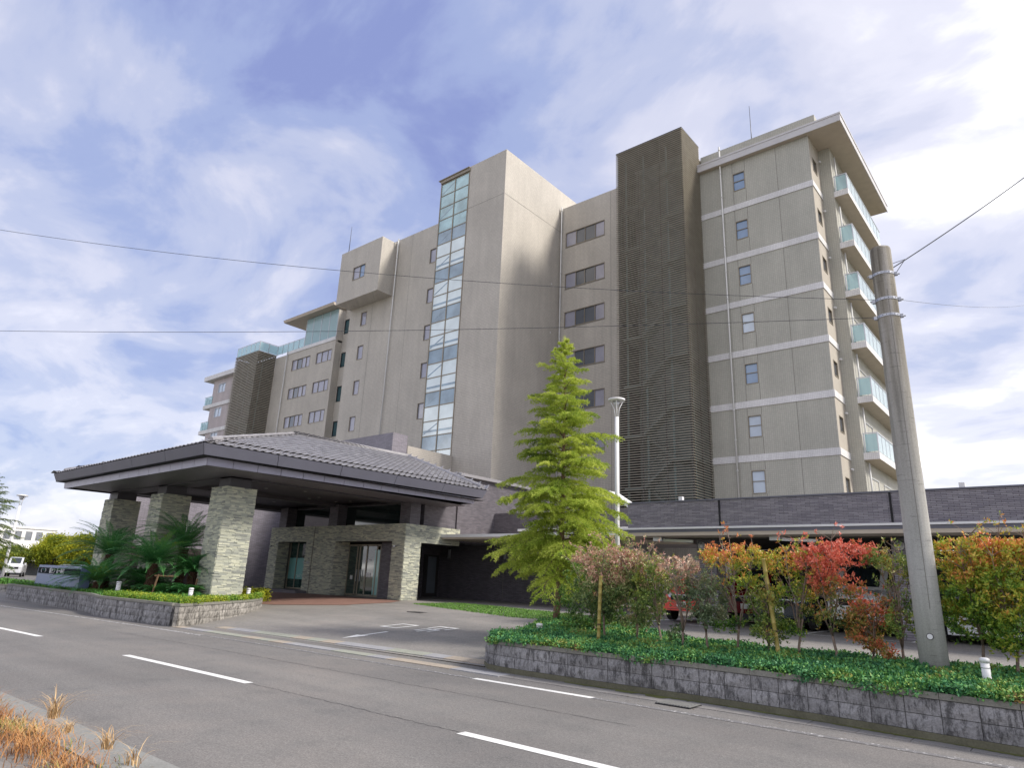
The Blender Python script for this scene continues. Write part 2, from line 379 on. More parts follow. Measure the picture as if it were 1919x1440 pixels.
# gutter slabs across the drive
m_slab = [plain('slab_grey', (.30, .30, .31), .85, .15, 3, .3, fine=40), plain('slab_buff', (.36, .31, .25), .85, .15, 3, .3, fine=40), plain('slab_green', (.30, .31, .26), .85, .15, 3, .3, fine=40)]
gs = thing('gutter_slabs', 'two rows of pale concrete gutter slabs across the driveway mouth', 'paving slabs', (-14, 10, 0)); gs['kind'] = 'structure'; del gs['category']
def slab_row(x0, x1, off, wd, ln):
    x = x0; k = 0
    while x < x1:
        y = float(yc(x))+off; y2 = float(yc(x+ln))+off
        bb = MB(); z = lambda a, c: grdf(a, c)+.004
        A = [(x+.006, y), (x+ln-.006, y2), (x+ln-.006, y2+wd), (x+.006, y+wd)]
        bb.add([(a, c, z(a, c)+.012) for a, c in A]+[(a, c, z(a, c)-.05) for a, c in A], [(0, 1, 2, 3), (4, 5, 1, 0), (5, 6, 2, 1), (6, 7, 3, 2), (7, 4, 0, 3)])
        bb.build('slab', m_slab[(k//3*2+(k % 7 == 0)) % 3], gs); x += ln; k += 1
slab_row(-20.3, -8.6, 3.78, .34, .6); slab_row(-19.6, -9.7, 4.72, .32, .6)
for k in range(22):
    x = -8.5+k*.6
    if x > 3: break
    y = float(yc(x))+3.83; bb = MB(); bb.box(x+.005, x+.594, y, y+.42, -.05, .008); bb.build('slab', plain('gutter_slab_grey', (.215, .205, .195), .9, .25, 2, .4, fine=40), gs)
# apron tinted brick red paving under the canopy
m_red = plain('red_paver', (.25, .145, .115), .8, .25, 2.5, .3, fine=30)
def drape(name, poly, dz, mat, n=24):
    xs = [p[0] for p in poly]; ys = [p[1] for p in poly]
    from mathutils.geometry import tessellate_polygon
    import bmesh
    bm = bmesh.new(); vs = [bm.verts.new((p[0], p[1], 0)) for p in poly]; bm.faces.new(vs)
    for ax, lo, hi in (((1, 0, 0), min(xs), max(xs)), ((0, 1, 0), min(ys), max(ys))):
        for i in range(1, n):
            c = lo+(hi-lo)*i/n
            bmesh.ops.bisect_plane(bm, geom=bm.verts[:]+bm.edges[:]+bm.faces[:], plane_co=(c, c, 0), plane_no=ax)
    for v in bm.verts: v.co.z = grdf(v.co.x, v.co.y)+dz
    me = bpy.data.meshes.new(name); bm.to_mesh(me); bm.free()
    return link(name, me, mat)
tag(drape('red_paving', [(-27.4, 15.4), (-25.6, 15.7), (-23.3, 17.6), (-23.6, 20.2), (-24.4, 21.4), (-29.9, 21.5), (-34, 21.4), (-34, 17.5)], .012, m_red), kind='structure')
# painted arrow and the word 出口, read by drivers leaving
def text_mesh(s, size, mat, name, ext=0.):
    c = bpy.data.curves.new(name, 'FONT'); c.body = s; c.size = size; c.extrude = ext; c.align_x = 'CENTER'; c.align_y = 'CENTER'
    o = bpy.data.objects.new(name, c); COL.objects.link(o)
    dg = bpy.context.evaluated_depsgraph_get(); me = bpy.data.meshes.new_from_object(o.evaluated_get(dg))
    bpy.data.objects.remove(o); me.materials.clear(); me.materials.append(mat); return me
def stroke(b, xa, ya, xb, yb, w_=.10):
    d = Vector((xb-xa, yb-ya, 0)); n_ = max(1, int(d.length/.3)); d.normalize(); p = Vector((-d.y, d.x, 0))*w_/2
    for k in range(n_):
        u0, u1 = k/n_, (k+1)/n_; c0 = (xa+(xb-xa)*u0, ya+(yb-ya)*u0); c1 = (xa+(xb-xa)*u1, ya+(yb-ya)*u1)
        q = [(c0[0]-p.x, c0[1]-p.y), (c1[0]-p.x, c1[1]-p.y), (c1[0]+p.x, c1[1]+p.y), (c0[0]+p.x, c0[1]+p.y)]
        b.add([(x, y, grdf(x, y)+.010+random.uniform(0, .0015)) for x, y in q], [(0, 1, 2, 3)])
def glyph(strokes, cx, y0, sx, sy):          # unit strokes, read by someone facing the road
    b = MB()
    for (xa, ya, xb, yb) in strokes: stroke(b, cx-xa*sx, y0+ya*sy, cx-xb*sx, y0+yb*sy)
    return tag(b.build('road_marking', m_paint), kind='structure')
glyph([(-.45, .08, -.45, .92), (.45, .08, .45, .92), (-.5, .12, .5, .12), (-.5, .88, .5, .88)], -15.9, 13.45, .72, 1.1)
glyph([(0, 0, 0, .95), (-.38, .12, -.38, .44), (.38, .12, .38, .44), (-.42, .46, .42, .46), (-.5, .56, -.5, .98), (.5, .56, .5, .98), (-.54, .94, .54, .94)], -14.5, 13.4, .68, 1.35)
def P3(x, y): return (x, y, grdf(x, y)+.012)
bb = MB(); tip, tail = Vector((-14.82, 11.14, 0)), Vector((-15.04, 12.82, 0)); d = (tail-tip).normalized(); q = Vector((-d.y, d.x, 0))
def tri(*a): bb.add([P3(v.x, v.y) for v in a], [tuple(range(len(a)))])
tri(tip, tip+d*.75+q*.21, tip+d*.75-q*.21); m0, m1 = tip+d*.75, tail; tri(m0+q*.06, m1+q*.06, m1-q*.06, m0-q*.06)
tag(bb.build('road_arrow', m_paint), kind='structure')
# parking bay lines
for x in (-11.4, -8.7, -6.1, -3.5, -.9, 1.7):
    bb = MB()
    for i in range(5): 
        y = 19.8+i; bb.quad((x-.06, y, grdf(x, y)+.006), (x+.06, y, grdf(x, y)+.006), (x+.06, y+1, grdf(x, y+1)+.006), (x-.06, y+1, grdf(x, y+1)+.006))
    bb.quad((x-.7, 19.7, grdf(x, 19.7)+.007), (x+.7, 19.7, grdf(x, 19.7)+.007), (x+.7, 19.82, grdf(x, 19.8)+.007), (x-.7, 19.82, grdf(x, 19.8)+.007))
    tag(bb.build('bay_line', m_paint), kind='structure')
for (xa, ya, xb, yb) in ((-5.75, 13.3, -5.1, 14.9), (-4.6, 13.2, -4.1, 13.4), (-3.95, 13.35, -3.7, 13.9), (-3.4, 13.35, -2.9, 13.5), (-2.95, 13.4, -2.7, 13.9), (-2.45, 13.3, -2.0, 13.5), (-.9, 13.2, .3, 13.3)):
    d = Vector((xb-xa, yb-ya, 0)).normalized(); p = Vector((-d.y, d.x, 0))*.06
    bb = MB(); z = lambda x, y: grdf(x, y)+.006
    q = [(xa+p.x, ya+p.y), (xb+p.x, yb+p.y), (xb-p.x, yb-p.y), (xa-p.x, ya-p.y)]
    bb.add([(a, c, z(a, c)) for a, c in q], [(3, 2, 1, 0)]); tag(bb.build('bay_line', m_paint), kind='structure')
# drain cover on the drive, grating in the gutter
o = tag(MB().box(-19.2, -18.5, 17.2, 17.6, grdf(-18.8, 17.4)-.01, grdf(-18.8, 17.4)+.012).build('drain_cover', m_framed), 'dark metal drain cover set in the drive before the entrance', 'drain cover')
gr = thing('drain_grating', 'steel gutter grating beside the foot of the block wall', 'grating', (-4.9, 9.75, 0))
MB().box(-5.15, -4.6, 9.6, 10.0, .005, .016).build('frame', m_black, gr)
bb = MB()
for i in range(12): bb.box(-5.13+i*.045, -5.11+i*.045, 9.61, 9.99, .014, .028)
for i in range(8): bb.box(-5.13, -4.61, 9.625+i*.048, 9.635+i*.048, .013, .026)
bb.build('grate_bars', plain('pale_grating', (.22, .22, .21), .6), gr)

# ------------------------------------------------------------------ building helpers
GL = dict(dark=glassy('window_glass', (.10, .115, .14)), cur=glassy('curtained_window', (.33, .33, .40), rough=.12),
          blue=glassy('blue_window', (.20, .30, .46), rough=.1), pale=glassy('pale_blind_window', (.50, .58, .68), rough=.15), teal=glassy('teal_window', (.03, .085, .10)),
          lite=glassy('white_stair_glass', (.72, .82, .84), rough=.1), aqua=glassy('aqua_stair_glass', (.33, .52, .56), var=.3), slate=glassy('slate_stair_glass', (.25, .35, .43), var=.25))
m_frost = clear('frosted_balcony_glass', (.75, .9, .92), .55, .12, (.55, .72, .75))
m_frostw = clear('white_balcony_glass', (.85, .93, .95), .6, .1, (.70, .80, .83))
m_clear = clear('clear_teal_glass', (.55, .72, .72), .35, .03, (.10, .20, .20))
def mapper(ax, c):
    if ax == 'Y': return lambda a, d, z: (a, c+d, z)
    return lambda a, d, z: (c-d, a, z)
def wallsheet(b, ax, c, a0, a1, z0, z1, holes=(), dep=.16):
    f = mapper(ax, c)
    As = sorted({a0, a1, *[h[0] for h in holes], *[h[1] for h in holes]}); Zs = sorted({z0, z1, *[h[2] for h in holes], *[h[3] for h in holes]})
    for i in range(len(As)-1):
        for j in range(len(Zs)-1):
            am, zm = (As[i]+As[i+1])/2, (Zs[j]+Zs[j+1])/2
            if any(h[0] < am < h[1] and h[2] < zm < h[3] for h in holes): continue
            b.quad(f(As[i], 0, Zs[j]), f(As[i+1], 0, Zs[j]), f(As[i+1], 0, Zs[j+1]), f(As[i], 0, Zs[j+1]))
    for h in holes:
        p = [(h[0], h[2]), (h[1], h[2]), (h[1], h[3]), (h[0], h[3])]
        for k in range(4):
            (a, z), (a2, z2) = p[k], p[(k+1) % 4]
            b.quad(f(a, 0, z), f(a, dep, z), f(a2, dep, z2), f(a2, 0, z2))
def window(parent, ax, c, a0, a1, z0, z1, splits=(), panes='dark', fr=None, dep=.12, fw=.05, zsplit=None):
    """part 'window' = frame, sub-parts 'pane'"""
    f = mapper(ax, c); b = MB()
    def bx(p0, p1, d0, d1, q0, q1):
        A = f(p0, d0, q0); B = f(p1, d1, q1)
        b.box(min(A[0], B[0]), max(A[0], B[0]), min(A[1], B[1]), max(A[1], B[1]), q0, q1)
    g = .003
    bx(a0+g, a0+fw, -.015, dep, z0+g, z1-g); bx(a1-fw, a1-g, -.015, dep, z0+g, z1-g)
    bx(a0+fw, a1-fw, -.015, dep, z1-fw, z1-g); bx(a0+fw, a1-fw, -.03, dep, z0+g, z0+fw)
    es = [a0, *splits, a1]
    for s in splits: bx(s-fw/2, s+fw/2, .03, dep, z0+fw, z1-fw)
    if zsplit: bx(a0+fw, a1-fw, .03, dep-.01, zsplit-.02, zsplit+.02)
    w = b.build('window', fr or m_frame, parent)
    pl = panes if isinstance(panes, (list, tuple)) else [panes]*(len(es)-1)
    for i in range(len(es)-1):
        q = MB(); lo = es[i]+(fw if i == 0 else fw/2); hi = es[i+1]-(fw if i == len(es)-2 else fw/2); d = .085+.012*(i % 2)
        A = f(lo, d, z0+fw); B = f(hi, d+.01, z1-fw)
        q.box(min(A[0], B[0]), max(A[0], B[0]), min(A[1], B[1]), max(A[1], B[1]), z0+fw, z1-fw)
        q.build('pane', GL[pl[i]] if isinstance(pl[i], str) else pl[i], w)
    return w

# ------------------------------------------------------------------ the tall building
bd = thing('hospital_building', 'tall beige tiled seven storey building with glazed stair strip and louvred towers', 'building', (-30, 40, .6))
YR, XC = 39.68, -9.46
lev = [26.40, 22.68, 19.33, 15.90, 12.52, 9.14]
# right wing: front
wz = [(27.86, 29.25), (24.14, 25.53), (20.78, 22.17), (17.43, 18.80), (14.02, 15.38), (10.62, 12.0), (7.2, 8.6)]
hr = [(-14.53, -13.68, a, c) for a, c in wz]
b = MB(); wallsheet(b, 'Y', YR, -17.0, XC, .5, 30.15, hr)
b.build('right_wing_front', m_tileg, bd)
pn = ['blue', 'blue', 'blue', 'pale', 'blue', 'pale', 'pale']
for (h, p) in zip(hr, pn): window(bd, 'Y', YR, *h, panes=p, zsplit=(h[2]+h[3])/2+.05)
hs = [(40.2, 41.1, z+1.42, z+2.42) for z in lev]+[(40.2, 41.1, 7.0, 8.0)]
b = MB(); wallsheet(b, 'X', XC, YR, 41.83, .5, 30.15, hs); b.build('right_wing_side', plain('beige_render', (.42, .385, .33), .8, .08, 1), bd)
for h in hs: window(bd, 'X', XC, *h, panes='dark')
MB().box(XC-.02, -8.75, 41.83, 51.6, .5, 30.15).build('balcony_wall', m_tileg, bd)
MB().box(-17.0, -9.62, YR+.3, 51.6, .5, 30.1).build('right_wing_core', m_tileg, bd)
for z in lev:
    b = MB(); b.box(-17.0, XC+.05, YR-.05, YR-.002, z, z+.42); b.box(XC+.002, XC+.05, YR-.002, 41.78, z, z+.42)
    b.build('white_band', m_band, bd)
for x in (-14.53, -13.66, -11.56):
    b = MB()
    for i, z in enumerate([30.14]+lev):
        lo = (lev[i] if i < 6 else 4.)+.43
        segs = [(lo, z-.01)]
        if x > -14.6 and x < -13.6:
            h = wz[i]; segs = [(lo, h[0]-.02), (h[1]+.02, z-.01)]
        for s in segs: MB().box(x-.014, x+.014, YR-.004, YR+.002, *s).build('movement_joint', m_joint, bd)
# roof slab, fascia, parapet
b = MB(); b.box(-17.0, -7.45, 39.35, 52.6, 30.15, 30.62); b.build('roof_slab', m_soff, bd)
b = MB(); b.box(-17.05, -7.40, 39.30, 39.35, 30.13, 30.66); b.box(-7.45, -7.40, 39.35, 52.65, 30.13, 30.66); b.box(-17.05, -7.36, 39.26, 39.30, 30.60, 30.72); b.box(-7.40, -7.36, 39.30, 52.65, 30.60, 30.72)
b.build('roof_fascia', plain('white_fascia', (.56, .55, .56), .6, .1, 1), bd)
MB().box(-17.0, -9.1, 40.25, 51, 30.62, 31.95).build('parapet', m_tileg, bd)
# balconies
for i, z in enumerate(lev):
    b = MB(); b.box(-9.41, -7.92, 41.85, 51.4, z, z+.40)
    bal = b.build('balcony', [m_soff, m_band], bd)
    me = bal.data
    for p in me.polygons: p.material_index = 0 if p.normal.z < -.5 else 1
    x = -8.66
    q = MB(); q.box(-8.60, -7.98, 41.93, 41.95, z+.48, z+1.5); q.build('glass_panel', m_frost, bal)
    q = MB()
    for px, py in ((-8.66, 41.94), (-7.95, 41.94)): q.box(px-.025, px+.025, py-.025, py+.025, z+.4, z+1.56)
    q.box(-8.70, -7.92, 41.91, 41.97, z+1.53, z+1.58); q.box(-7.985, -7.925, 41.97, 51.3, z+1.53, z+1.58)
    yy = 41.97
    while yy < 51.2:
        q.box(-7.975, -7.935, yy, yy+.05, z+.4, z+1.53); yy += 1.03
    q.build('railing', m_alu, bal)
    yy = 42.05
    while yy < 51.0:
        q = MB(); q.box(-7.965, -7.945, yy, yy+.92, z+.46, z+1.5); q.build('glass_panel', m_frostw, bal); yy += 1.03
# balcony doors, down pipes and wall lamps
for i, z in enumerate(lev+[5.8]):
    for y0 in (43.0, 46.4, 49.2): window(bd, 'X', -8.72, y0, y0+1.9, z+.42, z+2.5, splits=(y0+.95,), panes='dark', fr=m_alu, dep=.02)
    MB().tube([(-8.6, 42.3, z+.41), (-8.6, 42.3, z+3.2)], .05, 8).build('balcony_pipe', m_pipe, bd, True)
    b = MB(); b.tube([(XC+.001, 41.6, z+3.0-.2), (XC+.12, 41.6, z+3.0-.2)], [.05, .07], 8); b.tube([(XC+.12, 41.6, z+2.8), (XC+.16, 41.6, z+2.72)], [.07, .04], 8)
    b.build('wall_lamp', m_white, bd, True)
def downpipe(x, y, z0, z1, r=.055):
    b = MB(); b.tube([(x, y, z0), (x, y, z1)], r, 10)
    z = z0+.8
    while z < z1: b.tube([(x, y, z), (x, y, z+.08)], r*1.35, 10); z += 1.9
    b.build('downpipe', m_pipe, bd, True)
downpipe(-15.3, YR-.16, 4, 31.7); downpipe(-28.95, YR-.14, 4, 31.8); downpipe(-44.25, 34.93, 8, 31.7); downpipe(-68.55, 39.36, 8, 26.6)
# rooftop antennas
for x, y, z0, z1 in ((-14.0, 42.6, 31.9, 36.6), (-50.3, 33.8, 31.4, 34.5)):
    MB().tube([(x, y, z0), (x, y, z1)], [.04, .015], 6).build('antenna', m_framed, bd, True)
# main front right of the tower
hm = []
for z in lev: hm.append((-28.6, -24.85, z+1.57, z+2.93))
b = MB(); wallsheet(b, 'Y', YR, -29.14, -17.0, .5, 31.72, hm); b.box(-29.14, -17.0, YR+.2, 46, 31.60, 31.72); b.build('main_front', m_tile, bd)
for h in hm: window(bd, 'Y', YR, *h, splits=(-27.58, -26.72, -25.76), panes=['cur', 'dark', 'dark', 'cur'])
for z in lev:
    MB().box(-28.62, -24.83, YR-.006, YR+.002, z+1.50, z+1.55).build('movement_joint', m_joint, bd)
MB().box(-60, -17.1, 41.2, 52, .5, 31.5).build('main_core', m_tile, bd)
for z in (lev[2]+1., lev[1]+1.8):
    MB().tube([(-29.3, 38.6, z), (-29.12, 38.6, z)], .07, 8).build('vent_cap', m_white, bd, True)
# tower and glazed stair
b = MB(); b.box(-32.93, -29.14, 32.47, 46, .5, 33.45); b.build('tower', m_tile, bd)
b = MB(); b.box(-36.2, -32.9, 32.36, 35.4, 33.05, 33.32); b.box(-36.4, -32.9, 32.28, 35.4, 33.32, 33.38)
b.build('stair_roof', m_frame, bd)
MB().box(-32.93-3.1, -32.95, 35.0, 35.07, .5, 33.0).build('stair_back_wall', m_white, bd)
stg = MB()
zz = [10.45-1.13*3+i*1.127 for i in range(24)]; zz = [z for z in zz if z < 33.1]
for z in zz: stg.box(-36.17, -32.95, 32.46, 32.55, z-.035, z+.035)
for x in (-36.17, -34.55, -32.99): stg.box(x-.04, x+.04, 32.44, 32.56, 7.0, 33.05)
stg.box(-36.2, -36.12, 34.9, 35.05, 7, 33.05)
for z in zz: stg.box(-36.18, -36.14, 32.56, 34.9, z-.03, z+.03)
sw = stg.build('stair_glazing', m_frame, bd)
for i in range(len(zz)-1):
    z0, z1 = zz[i]+.035, zz[i+1]-.035; kk = (len(zz)-2-i)
    ty = ('aqua', 'aqua', 'aqua', 'aqua', 'slate')[kk] if kk < 5 else ('lite', 'lite', 'slate')[(kk-5) % 3]
    for x0, x1, alt in ((-36.13, -34.59, 0), (-34.51, -33.03, 1)):
        m = GL[ty]
        if ty == 'aqua' or (ty == 'slate'): m = m_clear2 if False else GL[ty]
        q = MB(); q.box(x0, x1, 32.49, 32.51, z0, z1); q.build('pane', m, sw)
        if ty == 'lite' and kk > 5 and (kk-5) % 3 == 1:      # half lowered blind edge showing through
            q = MB(); q.box(x0+.05, x1-.05, 32.484, 32.488, z0+.25, z0+.42); q.build('blind_rail', GL['slate'], sw)
    q = MB(); q.box(-36.165, -36.15, 32.56, 34.88, z0, z1); q.build('pane', GL['lite'], sw)
    if kk % 2 == 0:
        q = MB(); q.bar((-36.05, 32.485, z0+.15), (-34.65, 32.485, z0+.85), .012, .09); q.build('stair_stringer', GL['slate'], sw)
for x in (-47.3, -42.4):
    MB().box(x-.012, x+.012, 35.076, 35.082, 8, 31.6).build('movement_joint', m_joint, bd)
for z in (29.6,):
    MB().box(-29.142, -29.134, 32.5, 45, z-.012, z+.012).build('movement_joint', m_joint, bd); MB().box(-32.9, -29.2, 32.464, 32.472, z-.012, z+.012).build('movement_joint', m_joint, bd)
for x in (-24.3,): MB().box(x-.012, x+.012, 39.674, 39.682, 4, 31.6).build('movement_joint', m_joint, bd)
# projecting panel left of the stair, low block at its foot
MB().box(-37.5, -32.8, 28.3, 32.44, .5, 9.87).build('foot_block', m_tile, bd)
# left front
hl = [(-39.9, -38.1, z, z+1.39) for z in (27.92, 24.12, 20.74, 17.38, 13.9)]
hl2 = [(-48.93, -48.06, z, z+1.40) for z in (24.05, 20.68, 17.28, 13.88, 10.5)]
b = MB(); wallsheet(b, 'Y', 35.08, -50.69, -36.1, .5, 31.66, hl+hl2); b.box(-50.69, -36.1, 35.3, 42, 31.5, 31.66); b.box(-50.69, -50.55, 35.09, 42, .5, 31.5)
b.build('left_front', m_tile, bd)
for h in hl: window(bd, 'Y', 35.08, *h, splits=(-39.0,), panes=['cur', 'cur'])
for h in hl2: window(bd, 'Y', 35.08, *h, panes='cur')
MB().box(-50.7, -36.0, 35.3, 41.5, .5, 31.4).build('left_core', m_tile, bd)
b = MB(); hb = [(-48.6, -46.78, 28.0, 29.35)]
wallsheet(b, 'Y', 33.39, -50.75, -44.63, 26.09, 31.42, hb); wallsheet(b, 'X', -44.63, 33.39, 35.1, 26.09, 31.42)
b.quad((-50.75, 33.39, 26.09), (-44.63, 33.39, 26.09), (-44.63, 35.08, 26.09), (-50.75, 35.08, 26.09)); b.quad((-50.75, 33.39, 31.42), (-44.63, 33.39, 31.42), (-44.63, 35.2, 31.42), (-50.75, 35.2, 31.42)); b.quad((-50.75, 33.39, 26.09), (-50.75, 35.2, 26.09), (-50.75, 35.2, 31.42), (-50.75, 33.39, 31.42))
b.build('projecting_box', m_tile, bd); window(bd, 'Y', 33.39, *hb[0], splits=(-47.6,), panes=['cur', 'blue'])
# left wing
XW = -59.22; hw = []
for z in (22.65, 20.63-1.22, 17.15-.93): pass
rows = [(23.99, 25.33), (20.55, 21.87), (17.13, 18.49), (13.75, 15.1), (10.3, 11.7)]
hw = [(-62.6, -59.68, a, c) for a, c in rows]+[(-67.45, -63.8, a, c) for a, c in rows]
b = MB(); wallsheet(b, 'Y', 39.51, -71.2, XW, .5, 26.30, hw); b.box(-71.2, XW, 39.75, 48, 26.1, 26.3); wallsheet(b, 'X', XW, 39.51, 40.45, .5, 30.1)
b.build('left_wing_front', m_tile, bd)
for a, c in rows:
    window(bd, 'Y', 39.51, -62.6, -59.68, a, c, splits=(-61.6, -60.48), panes='cur')
    window(bd, 'Y', 39.51, -67.45, -63.8, a, c, splits=(-66.43, -65.45, -64.65), panes=['cur', 'dark', 'cur', 'cur'])
MB().box(-68.7, XW, 39.44, 39.505, 26.26, 26.62).build('white_band', m_band, bd)
ht = [(-59.1, -58.2, a, c) for a, c in ((27.1, 28.8), (23.2, 24.9), (19.3, 21.05), (15.5, 17.15), (11.8, 13.5))]
b = MB(); wallsheet(b, 'Y', 40.35, XW+.001, -50.6, .5, 31.0, ht); b.build('recess_wall', m_tile, bd)
for h in ht: window(bd, 'Y', 40.35, *h, panes='teal', fr=m_framed)
# penthouse glazing and roof
b = MB(); xs = [-65.39, -63.99, -62.41, -60.84, -59.27]
for x in xs: b.box(x-.035, x+.035, 39.5, 39.58, 26.62, 30.0)
b.box(-65.39, XW, 39.5, 39.58, 26.62, 26.72); b.box(-65.43, -65.35, 42.5, 42.6, 26.6, 30.0)
pg = b.build('penthouse_glazing', m_alu, bd)
for i in range(4): MB().box(xs[i]+.035, xs[i+1]-.035, 39.52, 39.54, 26.72, 30.0).build('pane', clear('penthouse_glass', (.7, .86, .88), .55, .08, (.52, .68, .70)), pg)
MB().box(-65.40, -65.38, 39.6, 42.5, 26.62, 30.0).build('pane', MC['penthouse_glass'], pg)
b = MB(); b.box(-65.2, -59.3, 43, 48, 26.3, 30.0); b.build('penthouse_core', m_soff, bd)
b = MB(); b.add([(-68.9, 38.6, 30.05), (-59.0, 38.6, 30.05), (-59.0, 47, 30.05), (-68.9, 47, 30.05), (-69.0, 38.5, 30.36), (-59.0, 38.5, 30.36), (-59.0, 47, 30.36), (-69.0, 47, 30.36)], [(3, 2, 1, 0), (4, 5, 6, 7), (0, 1, 5, 4), (1, 2, 6, 5), (2, 3, 7, 6), (3, 0, 4, 7)])
b.build('penthouse_roof', m_soff, bd)
b = MB()
for x in np.arange(-65.5, -59.2, 1.2): b.tube([(x, 38.9, 30.36), (x, 38.9, 30.62)], .02, 5)
b.tube([(-65.5, 38.9, 30.6), (-59.2, 38.9, 30.6)], .03, 5); b.build('roof_rail', m_framed, bd)
# terrace glass rail
def glassrail(pts, z0, h, n, name='terrace_rail'):
    b = MB(); par = None; segs = []
    for (a, c) in zip(pts[:-1], pts[1:]):
        a = Vector((*a, 0)); c = Vector((*c, 0)); k = max(1, round((c-a).length/n))
        for i in range(k): segs.append((a+(c-a)*i/k, a+(c-a)*(i+1)/k))
        b.bar((a.x, a.y, z0+h), (c.x, c.y, z0+h), .05, .05)
    for p, q in segs: b.box(p.x-.03, p.x+.03, p.y-.03, p.y+.03, z0, z0+h)
    q = segs[-1][1]; b.box(q.x-.03, q.x+.03, q.y-.03, q.y+.03, z0, z0+h)
    o = b.build(name, m_alu, bd)
    for p, q in segs:
        d = (q-p).normalized(); p2 = p+d*.05; q2 = q-d*.05
        MB().bar((p2.x, p2.y, z0+h/2), (q2.x, q2.y, z0+h/2), .015, h*.88).build('glass_panel', m_frost, o)
glassrail([(-76.3, 37.2), (-71.15, 37.2), (-71.15, 39.55), (-65.5, 39.55)], 26.62, 1.2, 1.05)
# louvre screens
def louvre(x0, x1, y0, y1, z0, z1, pitch, dep, inner, thk=.044):
    fr = MB()
    for x in np.linspace(x0+.15, x1-.15, 4): fr.box(x-.03, x+.03, y0+dep+.01, y0+dep+.08, z0, z1-.05)
    for y in np.linspace(y0+.4, y1-.1, 3): fr.box(x1-dep-.08, x1-dep-.01, y-.03, y+.03, z0, z1-.05)
    fr.box(x0, x1, y0, y1, z1, z1+.05)
    s = fr.build('louvre_screen', m_framed, bd)
    n = int((z1-z0)/pitch); off = wloc(s)
    def slat(z):
        b = MB(); t = thk/2
        P = [(x0, y0), (x1, y0), (x1, y1), (x1-dep, y1), (x1-dep, y0+dep), (x0, y0+dep)]
        b.prism(P, -t, t); return b
    b = slat(0); me = mesh('slat', [(x-off.x, y-off.y, z) for x, y, z in b.v], b.f); me.materials.append(m_louv)
    for i in range(n):
        o = bpy.data.objects.new('slat', me); COL.objects.link(o); o.parent = s; o.location = (0, 0, z1-.06-i*pitch-off.z)
    # stair inside
    if inner:
        b = MB(); H = 3.38; k = 0
        for j, z in enumerate(np.arange(z0-.3, z1-3, H)):
            b.box(x0+.3, x0+1.6, y0+.4, y1-.2, z, z+.15); b.box(x1-1.7, x1-.4, y0+.4, y1-.2, z+H/2, z+H/2+.15)
            b.bar((x0+1.6, y0+.95, z+.1), (x1-1.7, y0+.95, z+H/2+.1), .9, .16); b.bar((x1-1.7, y1-.8, z+H/2+.1), (x0+1.6, y1-.8, z+H), .9, .16)
            for dz in (.5, 1.0): b.bar((x0+1.6, y0+.45, z+.1+dz), (x1-1.7, y0+.45, z+H/2+.1+dz), .05)
        b.build('stair_flights', m_louvd, bd)
        b = MB()
        for x in (x0+.3, x0+1.75, x1-1.7, x1-.35): b.box(x-.05, x+.05, y0+.9, y0+1.0, z0, z1-.3)
        b.build('stair_posts', plain('teal_steel', (.16, .24, .24), .5), bd)
    MB().box(x0+.05, x0+.15, y0+.3, y1, z0, z1-.2).build('louvre_return', m_black, bd)
louvre(-22.12, -16.85, 36.85, YR-.02, 4.4, 32.45, .160, .085, True)
louvre(-76.44, -71.15, 37.12, 39.5, 8.5, 26.6, .20, .12, True, .085)
MB().box(-22.0, -17.02, YR-.05, YR-.01, 4.4, 32.4).build('louvre_shade_sheet', m_louvd, bd)  # dark sheet added before the beige front, shade inside the louvre as colour
MB().box(-76.3, -71.2, 39.44, 39.49, 8.5, 26.5).build('louvre_shade_sheet', plain('louvre_painted_shade', (.06, .065, .06), .8), bd)  # added near-black sheet: interior shade painted over the beige wing wall
# far left mauve wing
b = MB(); hf = [(-84.75, -82.95, z, z+1.28) for z in (23.94, 20.6, 17.25, 13.9)]
wallsheet(b, 'Y', 39.51, -86.2, -76.0, .5, 25.9, hf); b.box(-86.2, -76, 39.8, 48, 25.7, 25.9); b.build('far_wing', m_tilel, bd)
for h in hf: window(bd, 'Y', 39.51, *h, splits=(-83.85,), panes=['pale', 'pale'], fr=m_alu)
b = MB(); b.box(-88.0, -75.8, 38.9, 48, 25.9, 26.5); b.build('far_wing_roof', m_band, bd)
for z in (22.1, 18.6, 15.1):
    b = MB(); b.box(-88.1, -76.2, 39.40, 39.505, z, z+.5); b.box(-88.1, -86.21, 39.51, 48, z, z+.5); bl = b.build('balcony', m_band, bd)
    b = MB()
    for x in (-87.9, -87.2, -86.5): b.box(x, x+.6, 39.46, 39.48, z+.55, z+1.6)
    b.box(-88.0, -87.98, 39.6, 44, z+.55, z+1.6); b.build('glass_panel', m_frost, bl)
    MB().box(-88.05, -86.2, 39.44, 39.50, z+1.6, z+1.66).build('railing', m_alu, bl)
MB().box(-86.1, -76.2, 40.2, 48, .5, 25.6).build('far_core', m_tilel, bd)

# ------------------------------------------------------------------ low dark entrance block
eb = thing('entrance_block', 'low dark tiled entrance building with a ledger stone portal behind the canopy', 'building', (-28, 24, .57))
